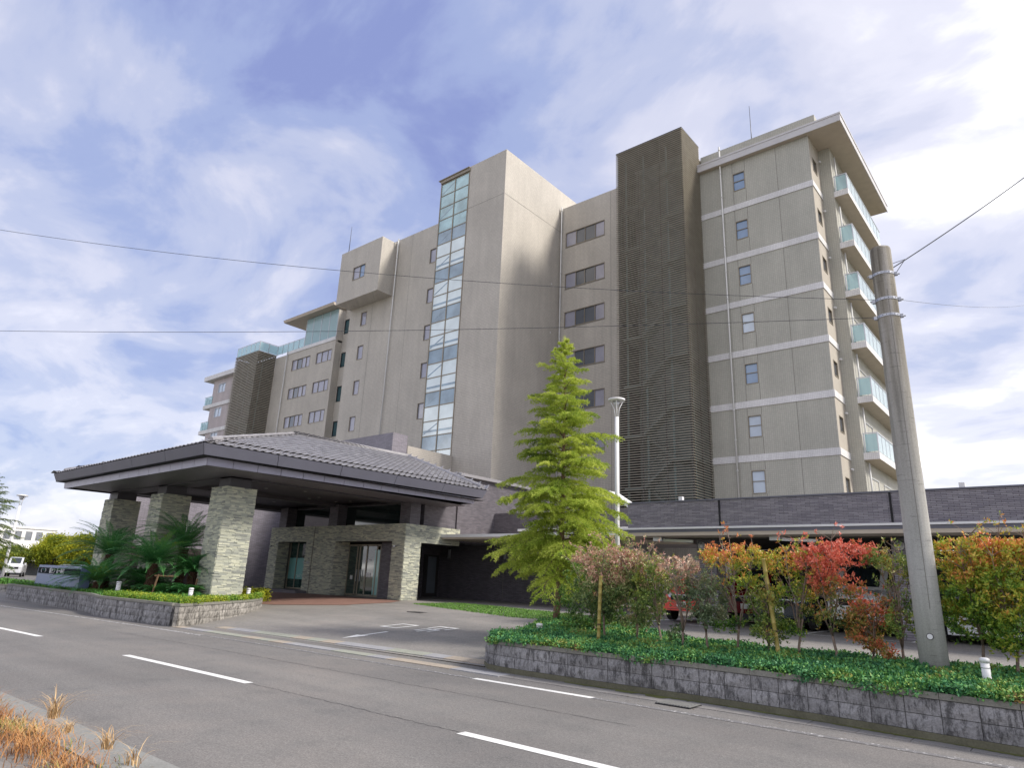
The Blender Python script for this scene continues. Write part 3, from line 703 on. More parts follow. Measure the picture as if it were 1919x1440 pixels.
# ledger stone cladding: courses of split stones on a wall rectangle
def ledger(b, ax, c, a0, a1, z0, z1, holes=(), sgn=1, rnd=random):
    f = mapper(ax, c); z = z0
    while z < z1-.01:
        h = min(rnd.uniform(.034, .058), z1-z)
        if z1-(z+h) < .03: h = z1-z
        a = a0
        while a < a1-.005:
            l = rnd.uniform(.12, .36); e = min(a+l, a1)
            if a1-e < .08: e = a1
            zm = z+h/2; segs = [(a, e)]
            for H in holes:
                if H[2] < zm < H[3]:
                    segs = [s for (p, q) in segs for s in ((p, min(q, H[0])), (max(p, H[1]), q)) if s[1]-s[0] > .01]
            for p, q in segs:
                pr = rnd.uniform(.004, .034); g = .002
                A = f(p+g, -pr, z+g); B = f(q-g, .02, z+h-g)
                b.box(min(A[0], B[0]), max(A[0], B[0]), min(A[1], B[1]), max(A[1], B[1]), z+g, z+h-g)
            a = e
        z += h
m_scol = plain('stone_backing', (.13, .13, .115), .9)
ZF0, ZF1, ZO = .57, 4.09, 3.27; YF = 21.6
# portal: front wall with two openings, right return with one
XL_, XR_ = -36.47, -24.64
b = MB(); ledger(b, 'Y', YF, XL_, XR_, ZF0, ZF1, [(-35.59, -32.77, ZF0-.1, ZO), (-30.13, -25.55, ZF0-.1, ZO)])
ledger(b, 'X', XR_, YF, 25.28, ZF0, ZF1, [(22.62, 25.4, ZF0-.1, ZO)])
ledger(b, 'X', -30.13, YF, 22.53, ZF0, ZO); ledger(b, 'X', -35.59, YF, 22.3, ZF0, ZO)
b.build('ledger_stone', m_stone, eb, kind='stuff')
b = MB(); b.box(XL_+.02, -35.61, YF+.02, 22.6, ZF0, ZF1-.01); b.box(-32.75, -30.15, YF+.02, 22.5, ZF0, ZF1-.01); b.box(-25.53, XR_-.02, YF+.02, 22.6, ZF0, ZF1-.01)
b.box(-35.61, -32.75, YF+.02, 22.6, ZO+.01, ZF1-.01); b.box(-30.15, -25.53, YF+.02, 22.5, ZO+.01, ZF1-.01); b.box(-25.6, XR_-.02, 22.6, 25.28, ZO+.01, ZF1-.01)
b.build('portal_core', m_scol, eb)
MB().box(-32.08, -32.05, YF-.05, YF-.02, ZF0, ZF1).build('movement_joint', m_joint, eb)
# steps below the left opening
MB().box(-35.9, -32.2, 20.9, 22.4, .5, .70).build('step', plain('step_granite', (.14, .13, .15), .6), eb)
# left window: frame, panes, frosted band with leaf print
b = MB(); b.box(-35.5, -32.8, 22.40, 22.46, .72, .80); b.box(-34.78, -34.72, 22.38, 22.46, .8, ZO); b.box(-35.55, -35.48, 22.38, 22.46, .72, ZO)
wn = b.build('window', m_frame, eb)
for x0, x1 in ((-35.48, -34.78), (-34.72, -32.8)):
    MB().box(x0, x1, 22.42, 22.43, .8, ZO).build('pane', glassy('lobby_glass', (.012, .05, .045), .03), wn)
    MB().box(x0, x1, 22.412, 22.416, 1.26, 2.42).build('frosted_film', glassy('frosted_film', (.17, .42, .40), .3), wn)
b = MB()
for i in range(60):
    x = random.uniform(-34.6, -32.85); z = 1.35+abs(random.gauss(0, .12)); s = random.uniform(.02, .05); t = random.uniform(0, PI)
    b.add([(x+s*math.cos(t+k*PI/2)*(1 if k % 2 else .45), 22.408, z+s*math.sin(t+k*PI/2)*(1 if k % 2 else .45)) for k in range(4)], [(0, 1, 2, 3)])
b.build('leaf_print', m_white, wn)
# door recess: double glass doors in bronze frames
YD = 22.53
b = MB()
for x in (-30.10, -29.35, -29.13, -28.55, -27.75, -27.45): b.box(x-.04, x+.04, YD-.03, YD+.05, .6, 3.15)
b.box(-30.1, -27.45, YD-.03, YD+.05, 3.08, 3.18); b.box(-30.1, -27.45, YD-.03, YD+.05, .58, .68)
dr = b.build('door', m_frame, eb)
for x0, x1, mt in ((-30.06, -29.39, 'door_glass'), (-29.31, -29.17, 'door_glass'), (-29.09, -28.59, 'door_glass'), (-28.51, -27.79, 'door_glass')):
    MB().box(x0, x1, YD, YD+.012, .68, 3.08).build('pane', glassy('door_glass', (.03, .055, .05), .03), dr)
MB().box(-27.9, -27.5, YD-.02, YD-.01, .68, 2.9).build('frosted_film', MC['frosted_film'], dr)
for x in (-29.2, -28.9): MB().box(x-.012, x+.012, YD-.10, YD-.07, 1.3, 1.9).build('handle', m_steel, dr)
b = MB(); b.box(-28.5, -28.15, YD-.014, YD-.011, 1.55, 1.75); b.box(-28.45, -28.2, YD-.014, YD-.011, 2.35, 2.42); b.box(-29.8, -29.6, YD-.014, YD-.011, 1.4, 1.6); b.build('notice', m_white, dr)
MB().box(-27.4, -25.5, YD-.05, YD+.3, .5, ZO).build('porch_side_wall', m_dark, eb)
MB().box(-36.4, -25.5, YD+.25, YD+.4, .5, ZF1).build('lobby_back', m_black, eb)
for x, y in ((-36.0, YF-.08), (-25.15, YF-.08)):
    b = MB(); b.tube([(x, YF-.02, 3.05), (x, y-.05, 3.05)], .02, 6); b.tube([(x, y-.05, 3.05), (x+.02, y-.22, 2.98)], [.03, .055], 8); b.build('spotlight', m_steel, eb, True)
me = text_mesh('る一番町', .16, m_steel, 'wall_lettering', .006)
o = bpy.data.objects.new('wall_lettering', me); COL.objects.link(o); o.parent = eb; o.rotation_euler = (PI/2, 0, 0); o.location = Vector((-32.5, YF-.06, 2.15))-Vector(eb.location)
# upper volume in dark strip tile
b = MB(); b.box(-36.2, -24.9, 22.95, 25.2, ZF1-.02, 5.6)
b.box(-36.2, -24.82, 25.2, 34, 3.6, 6.9); b.build('lobby_upper_wall', m_dark, eb)
for x in (-25.45, -36.2, -31.3): MB().box(x, x+.75, 21.85, 22.5, ZF1, 5.25).build('upper_post', m_dark, eb)
MB().box(-35.4, -25.5, 22.45, 22.5, ZF1, 5.2).build('clerestory_glass', glassy('night_glass', (.01, .02, .02), .05), eb)
b = MB(); b.box(-25.2, -24.6, 25.1, 31, 6.9, 7.05)
for k in range(24): b.tube([(-24.9, 25.2+k*.24, 7.0), (-24.9, 25.2+k*.24+.22, 7.03)], .1, 8)
b.build('coping_tiles', m_rtile, eb, kind='stuff')
# side porch wall, lower front wall
b = MB(); b.box(-29.1, -28.95, 25.3, 28.2, .5, 3.6); b.box(-28.95, -19, 28.15, 28.4, .5, 5.2); b.box(-26, -24.7, 25.3, 28.1, 3.45, 3.6); b.build('porch_wall', m_dark, eb)
b = MB(); b.box(-28.94, -28.90, 26.9, 28.05, .62, 2.9); d2 = b.build('side_door', m_framed, eb)
MB().box(-28.90, -28.885, 27.2, 27.85, .8, 2.8).build('pane', glassy('grey_door_glass', (.17, .20, .24), .1), d2)
MB().box(-28.94, -28.92, 26.0, 26.5, .95, 1.15).build('vent_plate', m_alu, eb)
b = MB(); b.box(-24.6, -11.2, 24.0, 28.2, 3.52, 3.70); b.build('low_canopy', m_soff, eb)
MB().box(-24.62, -11.2, 23.93, 24.0, 3.60, 3.74).build('canopy_edge', m_white, eb)
MB().box(-20.2, -11.2, 24.6, 24.68, 3.9, 4.0).build('upper_canopy_edge', m_white, eb)
for x in (-28.1, -23.85): MB().box(x-.06, x+.06, 28.02, 28.14, 2.75, 3.25).build('wall_light', m_alu, eb)
b = MB(); b.box(-24.6, -11.0, 28.3, 34, 3.7, 5.2); b.build('low_wall_upper', m_dark, eb)
for x in (-24, -20.6): MB().box(x-.012, x+.012, 28.14, 28.16, .6, 3.5).build('movement_joint', m_joint, eb)
# dark tiled plant enclosure behind the canopy roof
b = MB(); b.box(-44, -32.2, 26.5, 27.72, 3, 10.35); b.build('roof_screen', m_darkl, eb)
# wall left of the lobby seen between the columns
b = MB(); b.box(-42.4, -42.0, 14.6, 30, .5, 5.62); b.box(-42.0, -36.4, 27.5, 27.8, .5, 5.62); b.build('court_wall', m_darkl, eb)
b = MB(); b.box(-42.5, -41.95, 14.5, 30, 5.62, 5.72); b.build('court_coping', m_framed, eb)
b = MB(); b.box(-42.0, -36.4, 25.6, 25.75, 3.6, 3.72); b.build('court_canopy_edge', m_white, eb)
MB().box(-41.98, -36.5, 25.75, 27.4, 3.62, 3.7).build('court_canopy', m_soff, eb)
b = MB(); b.box(-41.99, -41.9, 14.6, 21.5, .5, 2.75); b.build('court_plinth', plain('brown_panel', (.06, .048, .045), .7), eb)
MB().box(-38.4, -38.3, 27.42, 27.49, 1.2, 2.9).build('pipe', m_framed, eb); MB().box(-38.1, -38.0, 27.42, 27.49, 1.2, 2.9).build('pipe', m_framed, eb)

# ------------------------------------------------------------------ porte cochere
pc = thing('entrance_canopy', 'wide grey tiled hipped canopy over the drive on three stone clad columns', 'canopy', (-30, 17, .5))
colm = [(-26.23, -25.01), (-31.85, -30.63), (-37.3, -36.09)]
for i, (x0, x1) in enumerate(colm):
    y0, y1 = 12.67, 13.9; b = MB()
    b.box(x0+.03, x1-.03, y0+.03, y1-.03, .3, 4.72); c = b.build('column', m_scol, pc)
    c['label'] = ('front right stone clad column beside the drive', 'middle stone clad column behind the sago palms', 'far left stone clad column')[i]
    b = MB(); z0 = .45
    ledger(b, 'Y', y0, x0, x1, z0, 4.74); ledger(b, 'X', x1, y0, y1, z0, 4.74)
    # the two far faces
    f0 = MB(); ledger(f0, 'Y', -y1, -x1, -x0, z0, 4.74); b.add([(-x, -y, z) for x, y, z in f0.v], f0.f)
    f0 = MB(); ledger(f0, 'X', -x0, -y1, -y0, z0, 4.74); b.add([(-x, -y, z) for x, y, z in f0.v], f0.f)
    b.build('ledger_stone', m_stone, c, kind='stuff')
    MB().box(x0+.17, x1-.17, y0+.17, y1-.17, 4.72, 5.3).build('column_head', m_ceil, pc)
# beams
b = MB(); b.box(-37.2, -25.18, 12.84, 13.7, 5.10, 5.35); b.box(-26.05, -25.18, 13.7, 22.3, 5.10, 5.35); b.box(-37.15, -36.3, 13.7, 22.3, 5.10, 5.35); b.box(-31.6, -30.9, 13.7, 22.3, 5.14, 5.35)
b.build('beam', m_ceil, pc)
E1, E2, E3, E4 = (-22.71, 10.40, 5.83), (-37.99, 10.40, 5.78), (-22.25, 24.6, 5.93), (-38.4, 24.6, 5.85)
def off(p, dx, dy, z): return (p[0]+dx, p[1]+dy, z)
# fascia 1, fascia 2, soffit
def ringband(name, mat, ins0, z0d, ins1, z1d, panel=None):
    cs = [(E2, 1, 1), (E1, -1, 1), (E3, -1, -1), (E4, 1, -1)]
    T = [Vector((p[0]+sx*ins0, p[1]+sy*ins0, p[2]+z0d)) for p, sx, sy in cs]; B_ = [Vector((p[0]+sx*ins1, p[1]+sy*ins1, p[2]+z1d)) for p, sx, sy in cs]
    for k in range(4):
        k2 = (k+1) % 4
        n = max(1, round((T[k2]-T[k]).length/(panel or 99)))
        for i in range(n):
            g0 = .0 if n == 1 else .010/((T[k2]-T[k]).length/n)
            a, c = (i+g0)/n, (i+1-g0)/n
            t0, t1 = T[k].lerp(T[k2], a), T[k].lerp(T[k2], c); b0, b1 = B_[k].lerp(B_[k2], a), B_[k].lerp(B_[k2], c)
            cen = Vector((-30.3, 17.5, 0)); inn = [(cen-Vector((p.x, p.y, 0))).normalized()*.05 for p in (t0, t1, b1, b0)]
            P = [t0, t1, b1, b0]; Q = [p+q for p, q in zip(P, inn)]
            m = MB(); m.add(P+Q, [(3, 2, 1, 0), (0, 1, 5, 4), (1, 2, 6, 5), (2, 3, 7, 6), (3, 0, 4, 7), (4, 5, 6, 7)]); m.build(name, mat, pc)
ringband('fascia', m_fascia, 0, -.02, .14, -.40, 3.1)
ringband('fascia_panel', m_fascia2, .42, -.42, .44, -.70, .95)
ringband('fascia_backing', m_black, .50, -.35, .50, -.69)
b = MB()
q0 = [(E2[0]+.1, E2[1]+.1), (E1[0]-.1, E1[1]+.1), (E3[0]-.1, E3[1]-.1), (E4[0]+.1, E4[1]-.1)]
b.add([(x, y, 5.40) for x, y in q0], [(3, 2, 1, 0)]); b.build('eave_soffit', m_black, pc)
# slatted soffit between fascia and beams
b = MB(); y = 10.9
while y < 24.1:
    hole = 13.75 < y < 22.2
    for x0, x1 in (((-37.5, -37.2), (-25.1, -23.3)) if hole else ((-37.5, -23.3),)): b.box(x0, x1, y, y+.13, 5.15, 5.18)
    y += .15
b.build('soffit_slats', m_slatc, pc, kind='stuff')
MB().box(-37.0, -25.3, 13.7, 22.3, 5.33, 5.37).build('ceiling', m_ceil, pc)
dl = plain('downlight_rim', (.5, .5, .5), .4)
for x, y in ((-27.8, 17.9), (-27.6, 18.9), (-27.5, 19.8), (-29.1, 21.5), (-27.3, 21.5), (-28.7, 16.4), (-29.3, 19.7), (-30.2, 21.4), (-30.3, 19.8), (-34, 17), (-34, 20), (-33.1, 18.4)):
    MB().tube([(x, y, 5.335), (x, y, 5.315)], [.075, .085], 10).build('downlight', dl, pc)
# tiled roof: planes between eave and ridge
RZ1, RZ2 = Vector((-30.4, 18.5, 8.42)), Vector((-30.4, 26.3, 8.55))
def roofplane(e0, e1, ra, rb, seed, parts=0):
    """quad e0-e1 (eave) to ra-rb (ridge): pantiles in courses; returns nothing, links tiles"""
    e0, e1, ra, rb = map(Vector, (e0, e1, ra, rb)); U = (e1-e0); Lu = U.length; U.normalize()
    nrm = U.cross(ra-e0).normalized()
    if nrm.z < 0: nrm = -nrm
    S = nrm.cross(U).normalized()
    if S.z < 0: S = -S
    hs = (ra-e0).dot(S); a0 = (ra-e0).dot(U); b0 = (rb-e0).dot(U)
    ex, wd = .275, .305; rows_ = int(hs/ex)+1; rnd = random.Random(seed)
    # one pantile: profile across with a roll at one side, front edge thick
    prof = [(0, .022), (.04, .040), (.09, .032), (.14, .008), (.24, .0), (wd-.004, .014)]
    me0 = []
    V = []; Fc = []
    for (u, h) in prof: V.append(U*u+nrm*(h+.018)); 
    for (u, h) in prof: V.append(U*u+S*(ex+.05)+nrm*(h+.005))
    for (u, h) in prof: V.append(U*u+nrm*(h+.005))
    k = len(prof)
    for i in range(k-1): Fc += [(i, i+1, k+i+1, k+i), (2*k+i, 2*k+i+1, i+1, i)]
    tm = mesh('roof_tile', [tuple(v) for v in V], Fc); tm.materials.append(m_rtile)
    bulk = MB(); cnt = 0; po = wloc(pc)
    for r in range(rows_):
        s = r*ex; t = s/hs
        lo, hi = a0*t, Lu+(b0-Lu)*t; step = .05 if s > .75 else 0.
        u = lo
        while u < hi-.1:
            o = e0+U*u+S*s+nrm*(step+rnd.uniform(-.004, .004))
            if cnt < parts:
                ob = bpy.data.objects.new('roof_tile', tm); COL.objects.link(ob); ob.parent = pc; ob.location = o-po; cnt += 1
            else: bulk.add([o+v for v in V], Fc)
            u += wd
    bulk.build('roof_tiles', m_rtile, pc, kind='stuff')
    q = MB(); q.add([e0, e1, rb, ra], [(0, 1, 2, 3)]); q.build('roof_deck', m_fascia, pc)
roofplane(E1, E3, RZ1, RZ2, 1, 245)
roofplane(E2, E1, RZ1, RZ1, 2, 50)
roofplane(E4, E2, RZ2, RZ1, 3)
roofplane(E3, E4, RZ2, RZ2, 4)
def ridge(a, c, r=.10):
    a, c = Vector(a), Vector(c); d = (c-a); n = int(d.length/.3); b = MB(); d /= n; u = d.normalized()
    for i in range(n):
        p = a+d*i+Vector((0, 0, .09)); b.tube([p, p+d*.96], [r, r*1.12], 8)
        b.bar(p-Vector((0, 0, .06)), p+d*.97-Vector((0, 0, .06)), r*2.5, .07)
    b.build('ridge_tiles', m_rtile, pc, kind='stuff')
ridge(RZ1, RZ2, .12); ridge(Vector(E1)+Vector((-.3, .35, .1)), RZ1); ridge(Vector(E2)+Vector((.3, .35, .1)), RZ1); ridge(Vector(E3)+Vector((-.3, -.1, .1)), RZ2)

# ------------------------------------------------------------------ carport
cp = thing('carport', 'long flat dark tiled carport with white gutter line right of the conifer', 'carport', (-4, 22, .6))
X0, X1 = -10.85, 4.0; YG = 18.6
b = MB(); b.box(X0, X1, YG+.10, YG+.3, 3.38, 4.14); b.box(X0, X0+.2, YG+.3, 27, 3.38, 4.14); b.build('parapet_wall', m_mort, cp)
b = MB(); z = 3.40; r = 0
while z < 4.12:
    for (ax, c, a0, a1) in (('Y', YG+.10, X0, X1),):
        f = mapper(ax, c); a = a0-(r % 2)*.115
        while a < a1:
            p, q = max(a, a0), min(a+.227, a1); pr = random.uniform(.008, .018)
            A = f(p+.002, -pr, 0); B = f(q-.002, .0, 0); b.box(A[0], B[0], A[1], B[1], z, z+.034); a += .23
    z += .041; r += 1
b.build('strip_tiles', m_tilegeo, cp, kind='stuff')
b = MB(); b.box(X0-.02, X1, YG+.06, YG+.34, 4.14, 4.18); b.build('parapet_cap', m_fascia, cp)
b = MB(); b.box(X0-.15, X1, YG, YG+.08, 3.33, 3.385); b.build('gutter', m_white, cp)
b = MB(); b.box(X0-.1, X1, YG+.04, YG+.3, 3.24, 3.33); b.build('eave_trim', m_fascia, cp)
b = MB(); b.box(X0-.05, X1, YG+.05, YG+1.0, 3.14, 3.24); b.build('eave_soffit', m_soff, cp)
b = MB(); b.box(X0-.05, X1, YG+1.0, 27, 3.22, 3.30); b.box(X0, X1, YG+1.0, YG+1.1, 3.10, 3.22); b.build('ceiling', plain('carport_ceiling_shade', (.06, .058, .055), .8), cp)  # ceiling behind the soffit strip coloured near black for the shade under the roof
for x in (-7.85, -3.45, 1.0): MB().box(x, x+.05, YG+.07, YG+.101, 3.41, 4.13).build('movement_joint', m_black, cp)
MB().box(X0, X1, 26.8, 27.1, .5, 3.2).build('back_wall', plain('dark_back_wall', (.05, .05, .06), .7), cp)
for x in (-9.35, -3.85, 1.6):
    b = MB(); b.box(x, x+.62, 20.4, 21.1, .5, 3.14); b.build('column', m_darkl, cp)
    b = MB(); b.tube([(x+.2, 20.4, 2.95), (x+.2, 20.3, 2.95)], .12, 12); b.tube([(x+.2, 20.3, 2.95), (x+.2, 20.22, 2.95)], [.10, .05], 12); b.build('wall_lamp', m_white, cp, True)
for x in (-10.2, -6.6): 
    b = MB(); b.box(x, x+.3, 19.1, 19.3, 3.02, 3.14); b.bar((x+.3, 19.2, 3.05), (x+1.2, 19.4, 3.02), .08); b.build('camera_bracket', m_alu, cp)
for x in (-9.05, -1.9): MB().box(x-.06, x+.06, YG+.12, YG+.24, 4.18, 4.30).build('roof_vent', m_white, cp)
b = MB(); b.add([(-12.1, 19.6, 4.75), (-11.25, 19.6, 4.2), (-11.25, 20.2, 4.2), (-12.1, 20.2, 4.75), (-12.15, 19.6, 4.65), (-11.3, 19.6, 4.1), (-11.3, 20.2, 4.1), (-12.15, 20.2, 4.65)], [(0, 1, 2, 3), (4, 7, 6, 5), (0, 4, 5, 1), (1, 5, 6, 2), (2, 6, 7, 3), (3, 7, 4, 0)])
b.build('skylight', m_white, cp)

# ------------------------------------------------------------------ block planters
def blockmat(name, c):
    m, nt, b = newmat(name); g = geo(nt); P = g.outputs['Position']
    a = noise(nt, P, 1.6, 6, .65); f = noise(nt, P, 38, 4, .7); st = node(nt, 'ShaderNodeMapping'); st.inputs['Scale'].default_value = (1, 1, .35); nt.links.new(P, st.inputs[0]); d = noise(nt, st.outputs[0], 9, 8, .82)
    rnd_ = node(nt, 'ShaderNodeObjectInfo').outputs['Random']
    col = ramp(nt, a, [(.3, mul(c, .8)), (.7, mul(c, 1.2))])
    col = mixc(nt, 1., col, ramp(nt, rnd_, [(0, (.88,)*3), (1, (1.12,)*3)]), 'MULTIPLY')
    col = mixc(nt, 1., col, ramp(nt, f, [(.3, (.75,)*3), (.7, (1.2,)*3)]), 'MULTIPLY')
    col = mixc(nt, ramp(nt, d, [(.47, (0,)*3), (.58, (.8,)*3)]), col, mul(c, .16))
    nt.links.new(col, b.inputs['Base Color']); b.inputs['Roughness'].default_value = .92; b.inputs['Specular IOR Level'].default_value = .2
    bump(nt, f, b, .7, .02); return m
m_block = blockmat('weathered_block', (.31, .305, .31)); m_block_lit = blockmat('sunlit_tone_block', (.36, .34, .31)); m_cap = plain('planter_cap', (.20, .195, .17), .95, .3, 3, .5, fine=45)
def block_meshes(ln, h, dp, n=4):
    out = []
    for k in range(n):
        rr = random.Random(k); nx, nz = 5, 3; V = []; Fc = []
        for j in range(nz+1):
            for i in range(nx+1):
                edge = i in (0, nx) or j in (0, nz)
                V.append((ln*i/nx, 0 if edge else -rr.uniform(.004, .022), h*j/nz))
        for j in range(nz):
            for i in range(nx): a = j*(nx+1)+i; Fc.append((a, a+1, a+nx+2, a+nx+1))
        o = len(V); V += [(0, dp, 0), (ln, dp, 0), (ln, dp, h), (0, dp, h)]; c = [0, nx, (nx+1)*(nz+1)-1, (nx+1)*nz]
        Fc += [(c[0], c[3], o+3, o), (c[1], o+1, o+2, c[2]), (c[2], o+2, o+3, c[3]), (o+1, o, o+3, o+2)]
        out.append(mesh('block', V, Fc))
    return out
def block_wall(root, pts, courses, z0f, mat, hb=.19, ln=.39, cap=True, ztop=None, capm=m_cap):
    ms = block_meshes(ln, hb-.008, .14); [m.materials.append(mat) for m in ms]
    pts = [Vector((*p, 0)) for p in pts]; seg = []; 
    tot = sum((b_-a_).length for a_, b_ in zip(pts, pts[1:]))
    def at(s):
        for a_, b_ in zip(pts, pts[1:]):
            l = (b_-a_).length
            if s <= l+1e-6: return a_.lerp(b_, s/l)
            s -= l
        return pts[-1]
    n = int(tot/(ln+.01)); off_ = wloc(root); mort = MB()
    for i in range(n):
        p, q = at(i*(ln+.01)), at((i+1)*(ln+.01)); d = (q-p).normalized(); ang = math.atan2(d.y, d.x); nn = Vector((-d.y, d.x, 0))
        zb = z0f(p.x, p.y) if callable(z0f) else z0f
        top = ztop if ztop is not None else zb+courses*hb
        for k in range(courses):
            z = top-(courses-k)*hb
            o = bpy.data.objects.new('block', random.choice(ms)); COL.objects.link(o); o.parent = root; o.rotation_euler.z = ang
            o.location = Vector((p.x, p.y, z))+d*.005-off_
        mort.add([tuple(x) for x in (p+nn*.012, q+nn*.012, q+nn*.13, p+nn*.13)]+[(x.x, x.y, top-.003) for x in (p+nn*.012, q+nn*.012, q+nn*.13, p+nn*.13)], [(0, 1, 5, 4), (2, 3, 7, 6), (4, 5, 6, 7)])
        if cap and i % 2 == 0:
            q = at(min(tot, (i+2)*(ln+.01))); b = MB(); a0 = p+d*.003-nn*.022; a1 = q-d*.003-nn*.022; c1 = q-d*.003+nn*.16; c0 = p+d*.003+nn*.16
            b.add([(v.x, v.y, top+.002) for v in (a0, a1, c1, c0)]+[(v.x, v.y, top+.075) for v in (a0+nn*.01, a1+nn*.01, c1, c0)], [(3, 2, 1, 0), (4, 5, 6, 7), (0, 1, 5, 4), (1, 2, 6, 5), (2, 3, 7, 6), (3, 0, 4, 7)])
            b.build('cap_stone', capm, root)
    for v in mort.v: pass
    mort.v = [(x, y, z if z > -.5 and z != 0 else -.05) for x, y, z in mort.v]
    mort.build('mortar', plain('mortar', (.09, .09, .085), .95), root)
    b = MB()
    for i in range(n):
        p, q = at(i*(ln+.01)), at((i+1)*(ln+.01)); d = (q-p).normalized(); nn = Vector((-d.y, d.x, 0)); zb = (z0f(p.x, p.y) if callable(z0f) else z0f)
        t = (ztop-courses*hb) if ztop is not None else zb
        P = [p-nn*.015, q-nn*.015, q+nn*.12, p+nn*.12]
        b.add([(v.x, v.y, -.2) for v in P]+[(v.x, v.y, t-.004) for v in P], [(0, 1, 5, 4), (1, 2, 6, 5), (2, 3, 7, 6), (3, 0, 4, 7), (4, 5, 6, 7)])
    b.build('footing', plain('mossy_footing', (.13, .125, .085), .95, .4, 3, .5, fine=40), root)
# right planter
RW = [(-9.45, 12.2), (-9.62, 11.3), (-9.52, 10.75), (-9.2, 10.42), (-8.6, 10.27), (-7.4, 10.24), (-4.3, 10.32), (-2.4, 10.2), (-.9, 10.06), (3.2, 9.95)]
def resample_curve(P, n=6):
    P = [Vector((*p, 0)) for p in P]; out = []
    for i in range(len(P)-1):
        a, b_, c, d = P[max(i-1, 0)], P[i], P[i+1], P[min(i+2, len(P)-1)]
        for k in range(n):
            t = k/n; out.append(.5*((2*b_)+(-a+c)*t+(2*a-5*b_+4*c-d)*t*t+(-a+3*b_-3*c+d)*t**3))
    out.append(P[-1]); return [(p.x, p.y) for p in out]
rp_ = thing('block_planter', 'long low grey split-face block planter wall along the road at right', 'planter wall', (-4, 10.3, 0), 'block planters beside the road')
block_wall(rp_, resample_curve(RW), 2, 0., m_block, ztop=.475)
RBED = resample_curve([(-9.2, 10.5), (-9.45, 10.9), (-9.5, 11.8), (-10.0, 12.9), (-10.7, 13.9), (-11.0, 15.0), (-10.3, 15.7), (-9.0, 15.4), (-7.7, 14.2), (-6.2, 13.2), (-4.5, 12.75), (-1, 12.75), (3.2, 12.75)], 4)
poly = [(3.2, 10.1), (-.9, 10.2), (-2.4, 10.35), (-4.3, 10.46), (-7.4, 10.38), (-8.6, 10.42)]+RBED
def bedz_r(x, y): return float(.53+.07*sstep(10.6, 12, y)*(y > 0)-.10*sstep(-9.3, -10.8, -x)*0+.04*sstep(12.5, 15, y))
b = MB(); b.add([(x, y, bedz_r(x, y)) for x, y in poly]+[(x, y, 0) for x, y in poly], [tuple(range(len(poly)))[::-1]]+[(i, (i+1) % len(poly), len(poly)+(i+1) % len(poly), len(poly)+i) for i in range(len(poly))])
m_soil = plain('planting_soil', (.10, .085, .06), .95, .3, 6)
tag(b.build('planting_bed', m_soil), kind='structure')
# left planter
LW = [(-37.2, 9.45), (-27.3, 9.42), (-26.4, 9.25), (-25.4, 9.0), (-24.6, 8.98), (-20.15, 9.32)]
lp = thing('block_planter', 'dark stained block planter wall with an end coloured as sunlit before the sago palms', 'planter wall', (-28, 9.3, 0), 'block planters beside the road')
block_wall(lp, LW, 3, 0., m_block, ztop=.56, hb=.19)
LE = resample_curve([(-20.1, 9.34), (-21.2, 10.9), (-22.6, 12.7), (-24.2, 14.2), (-26.0, 15.4), (-27.2, 15.9), (-27.9, 16.1)], 3)
block_wall(lp, LE, 3, 0., m_block_lit, ztop=.56)  # same blocks in a lighter, warmer tone: sunlight on this end put into colour
lpoly = [(-37.1, 9.55), (-27.2, 9.52), (-25.4, 9.12), (-20.3, 9.45)]+[(x-.12, y+.05) for x, y in LE[1:]]+[(-29, 16.6), (-33, 17), (-37.5, 16.5), (-38.5, 13)]
b = MB(); b.add([(x, y, .60) for x, y in lpoly]+[(x, y, -.1) for x, y in lpoly], [tuple(range(len(lpoly)))]+[(i, (i+1) % len(lpoly), len(lpoly)+(i+1) % len(lpoly), len(lpoly)+i) for i in range(len(lpoly))])
tag(b.build('planting_bed', m_soil), kind='structure')
# third planter, far left
fp = thing('block_planter', 'small far block planter under the left conifer across the side drive', 'planter wall', (-48, 10, 0), 'block planters beside the road')
block_wall(fp, [(-58, 9.6), (-45, 9.9), (-43.6, 10.5), (-43.4, 11.5)], 2, 0, m_block, ztop=.35)
fpoly = [(-58, 9.75), (-45, 10.0), (-43.7, 10.6), (-43.5, 12.2), (-45, 13), (-58, 13)]
b = MB(); b.add([(x, y, .38) for x, y in fpoly], [tuple(range(len(fpoly)))]); tag(b.build('planting_bed', m_soil), kind='structure')
# moss along the wall foot
m_moss = plain('moss', (.12, .13, .035), .95, .4, 4, .5, fine=60)
b = MB(); V = []; Fc = []; x = -7.2; i = 0
while x < 3:
    y = float(np.interp(x, [-8.6, -7.4, -4.3, -2.4, -.9, 3.2], [10.27, 10.24, 10.32, 10.2, 10.06, 9.95]))-.016
    wd = .02+.05*abs(math.sin(x*2.1))+random.uniform(0, .04)+(.12 if -6.3 < x < -5.2 and i % 9 < 6 else 0); V += [(x, y, .012), (x, y-wd, .012)]; x += .06; i += 1
tag(link('moss_strip', mesh('moss', V, [(2*k, 2*k+1, 2*k+3, 2*k+2) for k in range(i-1)]), m_moss), kind='structure')

